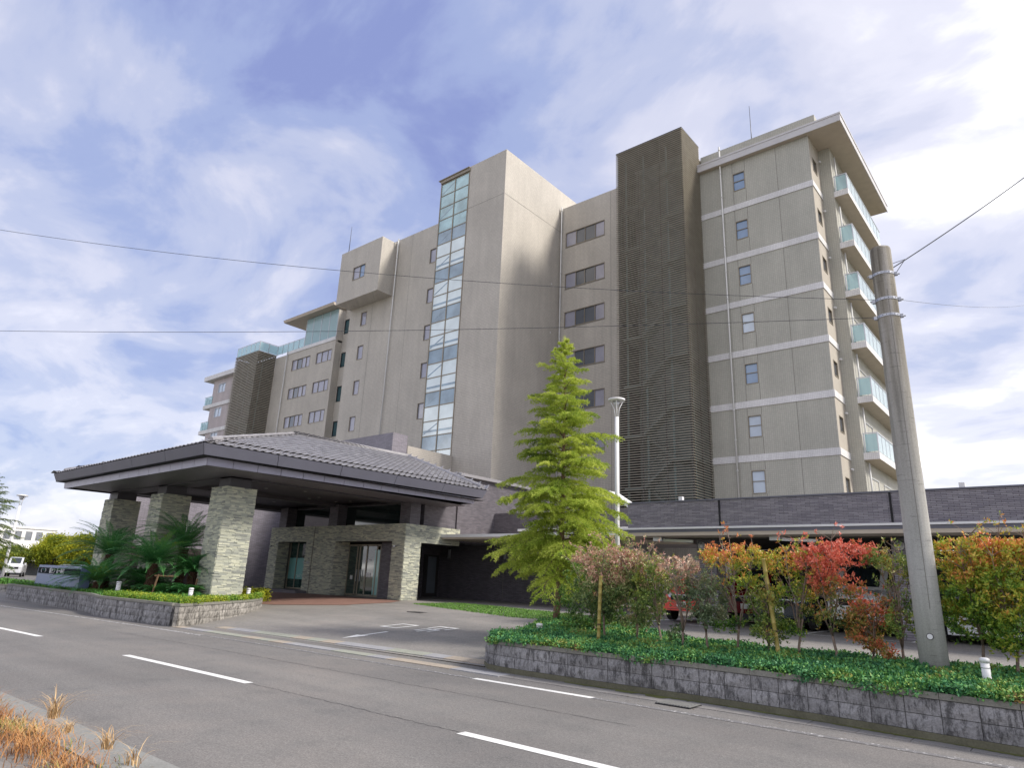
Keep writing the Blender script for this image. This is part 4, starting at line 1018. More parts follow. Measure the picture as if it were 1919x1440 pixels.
# ------------------------------------------------------------------ foliage generators (numpy)
def in_poly(P, poly):
    x, y = P[:, 0], P[:, 1]; r = np.zeros(len(P), bool); j = len(poly)-1
    for i in range(len(poly)):
        xi, yi = poly[i][:2]; xj, yj = poly[j][:2]
        r ^= ((yi > y) != (yj > y)) & (x < (xj-xi)*(y-yi)/((yj-yi) or 1e-9)+xi); j = i
    return r
def scatter(poly, n):
    a = np.array([p[:2] for p in poly]); lo, hi = a.min(0), a.max(0); P = rng.uniform(lo, hi, (n*4, 2)); P = P[in_poly(P, poly)]; return P[:n]
def leaves(C, D, ln, wd, fold=.25, droop=0.):
    """diamond leaves at C pointing along D: two triangles folded on the midrib"""
    n = len(C); D = D/np.linalg.norm(D, axis=1, keepdims=True); rv = rng.normal(size=(n, 3)); S = np.cross(D, rv); S /= np.linalg.norm(S, axis=1, keepdims=True); U = np.cross(S, D)
    ln = np.broadcast_to(np.asarray(ln, float), (n,))[:, None]; wd = np.broadcast_to(np.asarray(wd, float), (n,))[:, None]
    a = C; c = C+D*ln; m = C+D*ln*.45; l = m+S*wd/2+U*wd*fold; r = m-S*wd/2+U*wd*fold
    V = np.stack([a, l, c, r], 1).reshape(-1, 3); i = np.arange(n)[:, None]*4
    return V, np.concatenate([i, i+1, i+2, i+3], 1)
def rdir(n, up=0.): 
    d = rng.normal(size=(n, 3)); d[:, 2] += up; return d/np.linalg.norm(d, axis=1, keepdims=True)

# ground cover juniper on the right bed: tufts of short scaly sprigs, spilling over the wall
def groundcover(name, poly, zf, n, mat, h, ln, wd, label, extra=None, cat='ground cover'):
    P = scatter(poly, n)
    if extra is not None: P = np.concatenate([P, extra])
    k = 9; hh = h*(.35+.65*np.clip(np.sin(P[:, 0]*3.1+np.sin(P[:, 1]*2.3)*2)*.5+.5+rng.normal(0, .2, len(P)), 0, 1.2))
    z = np.array([zf(x, y) for x, y in P]); base = np.column_stack([P, z+hh*.55])
    C = np.repeat(base, k, 0)+rng.normal(0, .028, (len(P)*k, 3))*np.array([1, 1, .8]); D = rdir(len(C), .75)
    V, Fc = leaves(C, D, rng.uniform(.6, 1.25, len(C))*ln, wd)
    o = npmesh(name, V, Fc, mat, kind='stuff'); tag(o, label, cat); return o
m_jun = island('juniper_leaves', [(0, (.022, .075, .035)), (.25, (.045, .17, .07)), (.5, (.09, .27, .085)), (.72, (.18, .34, .07)), (.86, (.28, .34, .08)), (1, (.32, .15, .07))], .55, noise_scale=2.1)
wx = np.interp(rng.uniform(0, 1, 2600), np.linspace(0, 1, 40), np.linspace(-9.3, 3.1, 40))
wy = np.interp(wx, [-9.5, -9.0, -8.6, -7.4, -4.3, -2.4, -.9, 3.2], [10.8, 10.42, 10.3, 10.3, 10.42, 10.26, 10.1, 10.0])+rng.normal(0.04, .05, 2600)
P = scatter(poly, 15000); P = P[(P[:, 1] < 14.6) | (rng.uniform(0, 1, len(P)) < .5)]
def zr(x, y): return bedz_r(x, y)+.03
o = groundcover('ground_cover', poly, zr, 15000, m_jun, .13, .050, .030, 'dense green creeping ground cover filling the right block planter')
ex = np.column_stack([wx, wy]); k = 8
drp = np.clip(np.sin(wx*1.9)+.4*np.sin(wx*5.3)+rng.normal(0, .4, 2600), -.6, 1.6)
C = np.column_stack([ex[:, 0], ex[:, 1]-.02-.045*np.clip(drp, 0, 2), .60-.055*np.clip(drp, 0, 2)]); C = np.repeat(C, k, 0)+rng.normal(0, .03, (len(C)*k, 3))
V, Fc = leaves(C, rdir(len(C), -.1)+np.array([0, -.4, 0]), rng.uniform(.035, .06, len(C)), .03)
tag(npmesh('ground_cover', V, Fc, m_jun, kind='stuff'), 'green ground cover fringe spilling over the planter wall edge', 'ground cover')

# blade grass
def blades(name, P, zf, mat, h, wd, lean, label, cat='grass', seg=3, curl=.5, kind='stuff'):
    n = len(P); z = np.array([zf(x, y) for x, y in P]); B0 = np.column_stack([P, z]); H = h*rng.uniform(.5, 1.3, n)
    az = rng.uniform(0, 2*PI, n); L_ = lean*rng.uniform(.3, 1.4, n)*H; dx = np.column_stack([np.cos(az), np.sin(az), np.zeros(n)]); sx = np.column_stack([-np.sin(az), np.cos(az), np.zeros(n)])
    rows_ = []
    for j in range(seg+1):
        t = j/seg; c = B0+dx*(L_*t**1.8)[:, None]+np.array([0, 0, 1])*(H*(t-curl*t**3*.6))[:, None]; ww = wd*(1-t**1.5)*.5+.0004
        rows_ += [c-sx*ww, c+sx*ww]
    V = np.stack(rows_, 1).reshape(-1, 3); m = 2*(seg+1); i = np.arange(n)*m
    Fc = np.concatenate([np.stack([i+2*j, i+2*j+1, i+2*j+3, i+2*j+2], 1) for j in range(seg)])
    return tag(npmesh(name, V, Fc, mat, kind=kind), label, cat)
m_lily = island('turf_lily', [(0, (.03, .09, .015)), (.5, (.07, .20, .03)), (.8, (.14, .30, .04)), (1, (.22, .34, .05))], .5, noise_scale=.7)
m_gold = island('gold_leaves', [(0, (.16, .24, .02)), (.4, (.32, .38, .02)), (.8, (.50, .45, .02)), (1, (.62, .52, .03))], .5, noise_scale=1.2)
P = scatter(lpoly, 30000); near = np.abs(P[:, 1]-9.4) < 3.8; P = P[near]
blades('planter_grass', P, lambda x, y: .59, m_lily, .20, .022, .7, 'fresh green grassy ground cover in the left block planter', 'ground cover')
# golden clipped band along the sunlit-toned end of the planter
le = np.array(LE); t = rng.uniform(0, len(le)-1.001, 5200); i0 = t.astype(int); fr = (t-i0)[:, None]; base = le[i0]*(1-fr)+le[i0+1]*fr
nrm_ = np.array([-.62, .35]); P = base+nrm_*rng.uniform(.05, 1.5, (5200, 1))
fl = rng.uniform(-25.5, -20.4, 1800); P2 = np.column_stack([fl, np.interp(fl, [-25.4, -24.6, -20.2], [9.15, 9.12, 9.45])+rng.uniform(.02, .8, 1800)])
P = np.concatenate([P, P2]); C = np.repeat(np.column_stack([P, .63+rng.uniform(0, .13, len(P))]), 5, 0)+rng.normal(0, .03, (len(P)*5, 3))
V, Fc = leaves(C, rdir(len(C), .8), rng.uniform(.03, .06, len(C)), .028)
m_mixg = island('clipped_green_gold', [(0, (.07, .16, .02)), (.35, (.15, .28, .03)), (.6, (.30, .36, .03)), (1, (.5, .42, .03))], .5, noise_scale=.9)
tag(npmesh('ground_cover', V, Fc, m_mixg, kind='stuff'), 'clipped yellow green ground cover along the sunlit-toned planter edge', 'ground cover')
P = np.column_stack([rng.uniform(-28.3, -27.3, 900), rng.uniform(15.3, 16.6, 900), rng.uniform(.15, .85, 900)]); C = np.repeat(P, 6, 0)+rng.normal(0, .05, (5400, 3))
V, Fc = leaves(C, rdir(len(C), .3), rng.uniform(.05, .08, len(C)), .04)
tag(npmesh('golden_shrub', V, Fc, m_gold), 'small bright yellow shrub at the rounded tip of the left planter', 'shrub')
# strip of lawn before the dark wall, far planter green
P = scatter([(-22.5, 20.4), (-15.2, 18.3), (-11.5, 18.6), (-11.5, 20.6), (-21.8, 22.9)], 16000)
blades('lawn_strip', P, grdf, island('lawn', [(0, (.05, .13, .02)), (.6, (.12, .27, .04)), (1, (.2, .34, .06))], .6), .07, .02, .6, 'narrow strip of bright lawn in front of the dark tiled wall', 'grass', seg=2)
P = scatter(fpoly, 5000); blades('planter_grass', P, lambda x, y: .38, m_lily, .3, .05, .5, 'grass in the small far planter at left edge', 'ground cover', seg=2)
# dry grass by the near kerb
m_dry = island('dry_grass', [(0, (.11, .05, .02)), (.3, (.32, .14, .05)), (.6, (.50, .25, .09)), (.82, (.64, .42, .2)), (.9, (.30, .28, .06)), (1, (.20, .24, .05))], .7, noise_scale=2.)
T = [(x_, 2.36+.04*math.sin(x_*3), .30, 150) for x_ in np.arange(-12.4, -7.3, .3)]+[(x_, 2.30, .2, 90) for x_ in np.arange(-7.3, -5.9, .25)]
P = np.concatenate([np.column_stack([rng.normal(x, s*.5, int(n*(.35+1.5*abs(math.sin(x*4.7))**2))), np.zeros(int(n*(.35+1.5*abs(math.sin(x*4.7))**2)))+y]) for x, y, s, n in T])
P[:, 1] += rng.normal(-.03, .13, len(P)); blades('dry_grass', P, lambda x, y: .10, m_dry, .15, .006, 1.3, 'dry orange brown grass along the near kerb', 'grass')
for x, y, n, h, lab in ((-8.35, 2.78, 60, .36, 'tall arching straw coloured grass tuft behind the kerb'), (-6.75, 2.72, 55, .24, 'small dry grass tuft growing on the kerb stones'), (-7.6, 2.68, 45, .16, 'flattened dry weed on the kerb'), (-6.1, 2.68, 30, .24, 'dry seedhead tuft at the bottom edge by the kerb')):
    P = np.column_stack([rng.normal(x, .03, n), rng.normal(y, .025, n)])
    o = blades('grass_tuft', P, lambda a, c: .11, island('straw', [(0, (.35, .2, .08)), (1, (.62, .45, .25))], .7), h, .007, .95, lab, 'grass tuft', seg=4, curl=.8, kind=None); 
    if 'kind' in o: del o['kind']

P = np.column_stack([rng.uniform(-11, -5.6, 500), 2.45+rng.normal(0, .12, 500)]); P = P[(np.sin(P[:, 0]*7)+rng.normal(0, .5, len(P))) > .4]
blades('kerb_weeds', P, lambda x, y: .10, island('green_weeds', [(0, (.08, .14, .03)), (.6, (.20, .27, .06)), (1, (.45, .36, .12))], .7), .07, .007, 1.2, 'low green and brown weeds between the kerb stones', 'weeds')
b = MB()
for i in range(420):
    x = random.uniform(-10.5, -5.4); y = float(kerbline(x))+random.gauss(-.42, .16); s_ = random.uniform(.004, .014); z = .125 if y < kerbline(x)-.45 else .012
    b.add([(x, y, z), (x+s_, y+s_*.3, z), (x+s_*.4, y+s_, z), (x+s_*.4, y+s_*.4, z+s_*.7)], [(0, 1, 3), (1, 2, 3), (2, 0, 3)])
tag(b.build('grit', plain('grit', (.26, .22, .17), .95, .4, 60), kind='stuff'), 'loose grit and soil scattered on the kerb', 'grit')
# conifer
def conifer(name, x, y, z0, H, Lf, label, nb, mat, seed, dens=1., lean=(0, 0)):
    t = thing(name, label, 'tree', (x, y, z0), 'conifers'); r = np.random.default_rng(seed); rr = random.Random(seed)
    def ax(h): s = h/H; return np.array([x+lean[0]*math.sin(min(1, s*3)*PI/2), y+lean[1]*s, z0+h])
    b = MB(); b.tube([ax(H*k/14) for k in range(15)], [.085*(1-k/14.6)+.006 for k in range(15)], 8)
    b.build('trunk', plain('conifer_bark', (.20, .13, .085), .9, .25, 12), t, True)
    br = MB(); Cs = []; Ds = []; Ls = []
    for i in range(nb):
        s = (i+rr.random())/nb; h = 1.15+(H-1.2)*s**1.02; L0 = Lf(h/H)*rr.uniform(.58, 1.18); az = i*2.39996+rr.uniform(-.35, .35)
        up0 = rr.uniform(.05, .32)+.35*s; p = ax(h); pts = [p]; n = 8; d = np.array([math.cos(az), math.sin(az), 0.])
        for k in range(1, n+1):
            u = k/n; pts.append(p+d*L0*u+np.array([0, 0, L0*(up0*u-.42*u*u*(1-.5*s))])+r.normal(0, .012*L0, 3))
        br.tube([tuple(q) for q in pts], [max(.018*(1-k/(n+1))*(.4+L0*.5), .003) for k in range(n+1)], 4, False)
        pts = np.array(pts); m = int(20*dens*(.5+L0))
        for j in range(m):
            u = .12+.88*(j+r.random())/m; q = u*n; k = min(int(q), n-1); c = pts[k]+(pts[k+1]-pts[k])*(q-k); tan = pts[k+1]-pts[k]; tan /= np.linalg.norm(tan)
            side = (1 if j % 2 else -1); sd_ = np.cross(tan, [0, 0, 1])*side; l2 = L0*(.36*(1-u)+.13)*r.uniform(.6, 1.2)
            dd = sd_*r.uniform(.6, 1.)+tan*r.uniform(.4, 1.)+np.array([0, 0, r.uniform(-.25, .12)]); dd /= np.linalg.norm(dd)
            ns = max(3, int(l2/.035)); us = (np.arange(ns)+r.random(ns))/ns
            cc = c+dd*(us*l2)[:, None]+np.array([0, 0, -1])*(us**2*l2*.28)[:, None]
            k2 = 6; Cs.append(np.repeat(cc, k2, 0)+r.normal(0, .008, (ns*k2, 3))); D = r.normal(0, .55, (ns*k2, 3))+dd*1.0+np.array([0, 0, .1]); Ds.append(D); Ls.append(r.uniform(.035, .075, ns*k2))
    # leader tuft
    hh = r.uniform(H-.5, H, 160); cc = np.array([ax(a) for a in hh]); Cs.append(cc); Ds.append(r.normal(0, 1, (160, 3))+np.array([0, 0, .8])); Ls.append(r.uniform(.06, .14, 160))
    br.build('branches', plain('twig_bark', (.16, .11, .07), .9), t)
    C = np.concatenate(Cs); D = np.concatenate(Ds); Ln = np.concatenate(Ls); V, Fc = leaves(C, D, Ln*1.15, .0135)
    npmesh('crown', V, Fc, mat, t, kind='stuff'); return t
m_con = island('conifer_needles', [(0, (.08, .15, .02)), (.2, (.22, .33, .04)), (.5, (.45, .55, .08)), (.8, (.64, .70, .14)), (1, (.74, .78, .24))], .55, trans=.4, noise_scale=1.1)
def Lf(s):
    return float(np.interp(s, [0, .12, .2, .3, .45, .6, .75, .88, 1.], [1.25, 1.9, 1.8, 1.68, 1.58, 1.38, 1.02, .6, .12]))
conifer('conifer_tree', -10.55, 14.5, .60, 7.75, Lf, 'bright yellow green young conifer standing before the beige tower', 138, m_con, 5, 1.15, (.16, 0))
m_con2 = island('dull_conifer_needles', [(0, (.03, .06, .02)), (.5, (.10, .16, .03)), (1, (.24, .30, .06))], .6, noise_scale=1.)
conifer('conifer_tree', -50.2, 10.75, .38, 6.3, lambda s: Lf(s)*1.3, 'dull green conifer cut by the left edge of the picture', 70, m_con2, 8, .55)

# shrubs: multi stem, clipped at one height, each with its own colours
def shrub(x, y, z0, top, rx, label, stops, seed, nl=2600, crown=None, stems=3, low=.35, leaf=.05, zg=.35, name='red_robin_shrub', grp='tall shrubs planted in a row along the right planter', trunk=.022, ry=.38):
    t = thing(name, label, 'shrub', (x, y, z0), grp); r = np.random.default_rng(seed); rr = random.Random(seed)
    b = MB(); H = top-z0; tips = []
    fork = z0+H*rr.uniform(.16, .28)
    tr = [(x, y, z0-.05), (x+rr.uniform(-.03, .03), y, (z0+fork)/2), (x+rr.uniform(-.05, .05), y+rr.uniform(-.03, .03), fork)]
    b.tube(tr, [trunk*1.15, trunk, trunk*.85], 7)
    for s in range(stems+2):
        a = 2*PI*s/(stems+2)+rr.uniform(-.4, .4); sp = rx*rr.uniform(.35, .95); p = Vector(tr[-1]); pts = [p]; hh = H*rr.uniform(.6, .80)*(1 if s else 1.02)
        for k in range(1, 6):
            u = k/5; pts.append(p+Vector((math.cos(a)*sp*u**1.2, math.sin(a)*ry*u, hh*u))+Vector([rr.uniform(-.03, .03) for _ in range(3)]))
        b.tube(pts, [trunk*.62*(1-.14*k) for k in range(6)], 5)
        for k in range(2, 6):
            for _ in range(4):
                d = Vector((rr.uniform(-1, 1), rr.uniform(-1, 1)*.7, rr.uniform(.1, 1.))).normalized()*rr.uniform(.12, .34); q = pts[k]+d; b.tube([pts[k], pts[k]+d*.5+Vector((0, 0, .02)), q], [.006, .004, .002], 4, False); tips.append((pts[k], q))
    b.build('stems', plain('shrub_bark', (.22, .165, .13), .9, .3, 14), t, True)
    # leaf clumps
    crown = crown or [(0, .82, 1., .2), (-.4, .78, .6, .16), (.4, .8, .6, .16), (0, .55, .5, .15)]
    Cs = []; Ds = []
    wts = np.array([c[2]*c[3] for c in crown]); wts /= wts.sum()
    for (cx_, cz_, w_, h_), wt in zip(crown, wts):
        n = int(nl*wt/3.3); 
        # sub clumps give gaps and an uneven outline
        m = max(5, n//14); cc = r.normal(0, 1, (m, 3)); cc /= np.maximum(1, np.linalg.norm(cc, axis=1))[:, None]; cc *= np.array([rx*w_, ry, H*h_]); cc += np.array([x+cx_*rx, y, z0+H*cz_])
        tw = cc[r.integers(0, m, n)]+r.normal(0, .055, (n, 3))
        tw[:, 2] = np.minimum(tw[:, 2], top+r.normal(0, .035, n))
        Cs.append(np.repeat(tw, 6, 0)+r.normal(0, .008, (n*6, 3))); Ds.append(r.normal(0, .75, (n*6, 3))+np.array([0, 0, .75]))
    for p, q in tips:
        k = int(7); Cs.append(np.array([tuple(q)]*k)+r.normal(0, .012, (k, 3))); Ds.append(r.normal(0, .75, (k, 3))+np.array([0, 0, .6]))
    C = np.concatenate(Cs); D = np.concatenate(Ds); V, Fc = leaves(C, D, r.uniform(.7, 1.35, len(C))*leaf*1.0, leaf*.44, .2)
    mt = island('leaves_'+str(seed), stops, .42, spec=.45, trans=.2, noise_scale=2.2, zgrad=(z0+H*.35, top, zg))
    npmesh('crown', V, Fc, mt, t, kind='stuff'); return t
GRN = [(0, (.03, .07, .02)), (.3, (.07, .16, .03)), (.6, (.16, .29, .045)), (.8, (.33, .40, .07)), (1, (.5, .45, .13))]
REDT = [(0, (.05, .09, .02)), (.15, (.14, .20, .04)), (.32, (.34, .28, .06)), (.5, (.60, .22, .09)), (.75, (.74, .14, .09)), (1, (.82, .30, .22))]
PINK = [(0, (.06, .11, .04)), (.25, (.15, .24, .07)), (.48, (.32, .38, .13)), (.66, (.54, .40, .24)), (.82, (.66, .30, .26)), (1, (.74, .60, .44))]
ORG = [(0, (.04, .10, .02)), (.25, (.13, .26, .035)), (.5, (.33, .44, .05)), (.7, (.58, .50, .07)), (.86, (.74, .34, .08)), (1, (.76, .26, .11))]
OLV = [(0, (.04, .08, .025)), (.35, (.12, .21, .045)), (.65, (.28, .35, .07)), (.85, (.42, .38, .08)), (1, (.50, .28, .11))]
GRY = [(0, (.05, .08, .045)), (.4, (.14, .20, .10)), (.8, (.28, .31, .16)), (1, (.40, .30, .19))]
Z = .58
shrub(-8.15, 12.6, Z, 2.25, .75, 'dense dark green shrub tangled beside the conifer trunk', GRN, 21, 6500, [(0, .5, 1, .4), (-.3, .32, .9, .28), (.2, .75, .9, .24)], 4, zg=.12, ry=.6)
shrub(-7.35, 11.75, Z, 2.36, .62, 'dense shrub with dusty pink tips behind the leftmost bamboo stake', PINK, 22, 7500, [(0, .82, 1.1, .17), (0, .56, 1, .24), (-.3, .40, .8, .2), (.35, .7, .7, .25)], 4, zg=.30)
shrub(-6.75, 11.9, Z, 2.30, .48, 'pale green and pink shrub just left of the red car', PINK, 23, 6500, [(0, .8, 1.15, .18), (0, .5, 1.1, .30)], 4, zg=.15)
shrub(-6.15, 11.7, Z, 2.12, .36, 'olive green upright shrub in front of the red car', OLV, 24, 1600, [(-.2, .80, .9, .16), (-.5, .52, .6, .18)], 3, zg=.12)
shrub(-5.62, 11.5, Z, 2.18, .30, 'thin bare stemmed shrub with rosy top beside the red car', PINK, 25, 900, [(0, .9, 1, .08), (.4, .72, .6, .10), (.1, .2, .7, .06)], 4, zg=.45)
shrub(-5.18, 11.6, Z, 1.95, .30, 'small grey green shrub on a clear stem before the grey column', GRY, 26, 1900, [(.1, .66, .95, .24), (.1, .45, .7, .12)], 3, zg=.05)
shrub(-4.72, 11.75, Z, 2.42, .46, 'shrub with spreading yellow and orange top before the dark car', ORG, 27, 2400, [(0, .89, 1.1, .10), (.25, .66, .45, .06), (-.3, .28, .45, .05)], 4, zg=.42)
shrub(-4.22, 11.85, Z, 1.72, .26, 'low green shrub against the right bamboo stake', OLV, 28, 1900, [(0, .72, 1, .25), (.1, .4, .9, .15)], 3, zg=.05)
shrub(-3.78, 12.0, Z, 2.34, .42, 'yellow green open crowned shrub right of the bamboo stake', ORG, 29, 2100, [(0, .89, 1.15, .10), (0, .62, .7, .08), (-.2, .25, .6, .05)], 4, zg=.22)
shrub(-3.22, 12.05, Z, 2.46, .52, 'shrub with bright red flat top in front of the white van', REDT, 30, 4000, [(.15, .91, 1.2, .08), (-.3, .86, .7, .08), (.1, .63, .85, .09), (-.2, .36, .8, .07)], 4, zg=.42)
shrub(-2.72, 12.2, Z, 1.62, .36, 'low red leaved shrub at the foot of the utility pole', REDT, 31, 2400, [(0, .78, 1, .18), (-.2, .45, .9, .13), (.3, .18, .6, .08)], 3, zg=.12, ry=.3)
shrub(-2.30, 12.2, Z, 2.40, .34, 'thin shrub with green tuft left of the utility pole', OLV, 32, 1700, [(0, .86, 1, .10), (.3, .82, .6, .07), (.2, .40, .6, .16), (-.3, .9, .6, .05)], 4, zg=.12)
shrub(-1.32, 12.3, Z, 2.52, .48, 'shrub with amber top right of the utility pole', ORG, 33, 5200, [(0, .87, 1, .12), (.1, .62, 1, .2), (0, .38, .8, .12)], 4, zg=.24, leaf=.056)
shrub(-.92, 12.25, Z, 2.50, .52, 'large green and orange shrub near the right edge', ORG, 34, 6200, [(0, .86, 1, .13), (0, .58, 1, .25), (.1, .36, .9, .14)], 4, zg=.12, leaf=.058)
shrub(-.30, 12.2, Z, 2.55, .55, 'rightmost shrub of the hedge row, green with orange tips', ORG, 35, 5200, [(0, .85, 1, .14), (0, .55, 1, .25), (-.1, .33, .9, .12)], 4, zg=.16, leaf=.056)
# bamboo stakes
m_bam = plain('bamboo', (.36, .29, .08), .45, .2, 8)
for x, y, h, lean, lab in ((-7.25, 11.35, 1.25, .05, 'left bamboo stake standing in the ground cover'), (-3.98, 11.62, 1.62, -.16, 'taller right bamboo stake leaning among the shrubs')):
    t = thing('bamboo_stake', lab, 'stake', (x, y, .55), 'bamboo stakes'); b = MB(); P = []; Rr = []
    for k in range(9):
        z = .55+h*k/8
        for dz, rr in ((-.012, .034), (0, .041), (.012, .034)): P.append((x+lean*k/8, y, z+dz)); Rr.append(rr*1.)
    b.tube(P, Rr, 10); b.build('culm', m_bam, t, True)
    bb = MB(); bb.tube([(x+lean*.3, y, .55+h*.3-.012), (x+lean*.3, y, .55+h*.3+.012)], .046, 10); bb.build('twine', plain('twine', (.10, .07, .04), .9), t)

# cycads
def cycad(x, y, z0, L0, nf, label, seed, up=.5, th=.45, sag=1.):
    nf = int(nf*1.45)
    t = thing('sago_palm', label, 'palm', (x, y, z0), 'sago palms in the left planter'); r = np.random.default_rng(seed); rr = random.Random(seed)
    b = MB()
    for k in range(int(th/.045)):
        for j in range(12):
            a = 2*PI*(j+.5*(k % 2))/12; R0 = .15+.02*math.sin(k); c = Vector((x+math.cos(a)*R0, y+math.sin(a)*R0, z0+k*.045)); o_ = Vector((math.cos(a), math.sin(a), .5))*.05; s_ = Vector((-math.sin(a), math.cos(a), 0))*.035
            b.add([c-s_, c+s_, c+o_+Vector((0, 0, .03)), c+Vector((0, 0, .05))], [(0, 1, 2), (1, 3, 2), (3, 0, 2)])
    b.tube([(x, y, z0-.05), (x, y, z0+th)], [.15, .14], 10); b.build('trunk', plain('cycad_trunk', (.10, .055, .035), .95, .4, 15), t)
    c0 = np.array([x, y, z0+th]); V = []; Fc = []; o = 0
    for i in range(nf):
        az = i*2.39996; el = up*(1-i/nf)*1.55+.12+r.normal(0, .06); L_ = L0*r.uniform(.8, 1.1); d = np.array([math.cos(az), math.sin(az), 0]); n = 52
        us = np.linspace(0, 1, n); ang = el-sag*us**1.3*1.15; stp = L_/n
        px = np.cumsum(np.cos(ang))*stp; pz = np.cumsum(np.sin(ang))*stp; pts = c0+d*px[:, None]+np.array([0, 0, 1])*pz[:, None]
        tan = d*np.cos(ang)[:, None]+np.array([0, 0, 1])*np.sin(ang)[:, None]; side = np.cross(d, [0, 0, 1]); upv = np.cross(side, tan)
        ll = .20*np.sin(np.clip(us*1.05+.06, 0, 1)*PI)**.6+.02
        for s in (-1, 1):
            dd = side*s*.75+tan*.45+upv*.32; dd /= np.linalg.norm(dd, axis=1)[:, None]; dd += r.normal(0, .05, dd.shape)
            a = pts-tan*.017; c = pts+tan*.017; tip = pts+dd*(ll*r.uniform(.85, 1.1, n))[:, None]+np.array([0, 0, -.02]); mid = pts+dd*(ll*.55)[:, None]+tan*.016+upv*.004; mid2 = pts+dd*(ll*.55)[:, None]-tan*.014
            q = np.stack([a, mid2, tip, mid], 1).reshape(-1, 3); V.append(q); i_ = o+np.arange(n)[:, None]*4; Fc.append(np.concatenate([i_, i_+1, i_+2, i_+3], 1)); o += n*4
        w_ = side*.008; q = np.stack([pts-w_, pts+w_], 1).reshape(-1, 3); V.append(q); j = o+np.arange(n-1)[:, None]*2; Fc.append(np.concatenate([j, j+1, j+3, j+2], 1)); o += n*2
    npmesh('fronds', np.concatenate(V), np.concatenate(Fc), island('cycad_fronds', [(0, (.03, .11, .04)), (.4, (.07, .24, .08)), (.75, (.14, .36, .10)), (.93, (.28, .42, .08)), (1, (.40, .34, .06))], .35, spec=.5, trans=.2, noise_scale=.9), t, kind='stuff'); return t
cycad(-27.5, 11.5, .58, 2.0, 50, 'largest sago palm with a scaly orange brown trunk in the middle of the clump', 1, .60, 1.15, .80)
cycad(-31.4, 11.3, .58, 2.15, 48, 'tall sago palm at the left of the clump beside the sign', 2, .60, 1.45, .78)
cycad(-29.8, 10.5, .58, 1.75, 38, 'low sago palm between the sign and the scaly trunk', 3, .55, .4, .8)
cycad(-28.9, 13.2, .58, 2.3, 48, 'tall sago palm at the back reaching over the middle column', 4, .66, 1.85, .8)
cycad(-26.7, 12.7, .58, 1.6, 38, 'sago palm at the right of the clump near the stone column', 5, .5, .9, .8)
cycad(-32.6, 10.9, .58, 1.35, 30, 'small dark sago palm hugging the sign board', 6, .5, .35, .8)
cycad(-27.0, 11.6, .58, .9, 18, 'small seedling sago palm in front of the timber prop', 7, .4, .1, .8)
cycad(-28.6, 11.9, .58, 1.3, 26, 'low sago palm in the shade behind the scaly trunk', 8, .45, .3, .8)
cycad(-30.4, 12.3, .58, 1.5, 30, 'dark low sago palm deep inside the clump', 9, .45, .5, .8)
cycad(-25.9, 12.2, .58, .9, 20, 'lowest sago palm touching the foot of the front stone column', 10, .45, .15, .8)
pr_ = thing('timber_prop', 'rough timber prop frame supporting the sago palms', 'prop', (-27, 11.8, .58))
for a, c in (((-26.75, 11.3, .55), (-26.55, 11.35, 1.35)), ((-26.0, 12.5, .55), (-25.95, 12.55, 1.25))): b = MB(); b.tube([a, c], .035, 8); b.build('post', plain('prop_wood', (.25, .15, .09), .9, .2, 10), pr_)
b = MB(); b.tube([(-26.75, 11.3, 1.3), (-26.15, 11.9, 1.3)], .03, 8); b.build('rail', MC['prop_wood'], pr_)

# bollard lights
def bollard(x, y, z, h, label, r=.06):
    t = thing('bollard_light', label, 'garden light', (x, y, z), 'white bollard lights'); b = MB(); b.tube([(x, y, z-.1), (x, y, z+h)], [r, r], 16); b.build('post', m_white, t, True)
    b = MB(); b.tube([(x, y, z+h-.075), (x, y, z+h-.06)], r*1.02, 16); b.build('joint_ring', m_alu, t)
    b = MB(); b.tube([(x, y, z+h), (x, y, z+h+.05), (x, y, z+h+.062)], [r*1.12, r*1.12, r*.6], 16); b.build('cap', m_white, t, True)
bollard(-1.2, 11.35, .5, .36, 'white bollard light right of the utility pole base', .052)
bollard(-9.15, 12.0, .52, .22, 'short white light in the ground cover left of the conifer')
bollard(-33.4, 11.0, .56, .30, 'white bollard light at the sign end of the left planter', .07)
bollard(-27.9, 10.55, .56, .42, 'white bollard light in front of the scaly palm trunk', .08)
bollard(-24.3, 11.6, .56, .34, 'white bollard light at the left foot of the front stone column', .075)
bollard(-25.4, 14.4, .56, .34, 'white bollard light right of the front stone column', .075)

# sign board
sg = thing('sign_board', 'long blue grey sign wall with a black name band among the palms', 'sign', (-33, 10, .6))
b = MB(); b.add([(-35.45, 9.95, .4), (-30.2, 9.95, .4), (-30.2, 10.35, .4), (-35.45, 10.35, .4), (-35.3, 9.95, 1.5), (-30.2, 9.95, 1.5), (-30.2, 10.3, 1.5), (-35.3, 10.3, 1.5)], [(0, 1, 5, 4), (1, 2, 6, 5), (2, 3, 7, 6), (3, 0, 4, 7), (4, 5, 6, 7)])
b.build('board', plain('blue_grey_panel', (.16, .21, .34), .4, .06, 1), sg)
MB().box(-35.2, -30.25, 9.925, 9.946, 1.16, 1.40).build('name_band', plain('black_band', (.012, .016, .02), .8, spec=.1), sg)
me = text_mesh('駿セン  る一番町', .24, m_white, 'lettering', .004)
o = bpy.data.objects.new('lettering', me); COL.objects.link(o); o.parent = sg; o.rotation_euler = (PI/2, 0, 0); o.location = Vector((-32.85, 9.918, 1.27))-Vector(sg.location)
def arc(b, cx_, cz_, r, a0, a1, w_, y=9.92):
    P = [(cx_+math.cos(R(a0+(a1-a0)*k/8))*r, y, cz_+math.sin(R(a0+(a1-a0)*k/8))*r) for k in range(9)]
    for p, q in zip(P, P[1:]): b.bar(p, q, w_, .01)
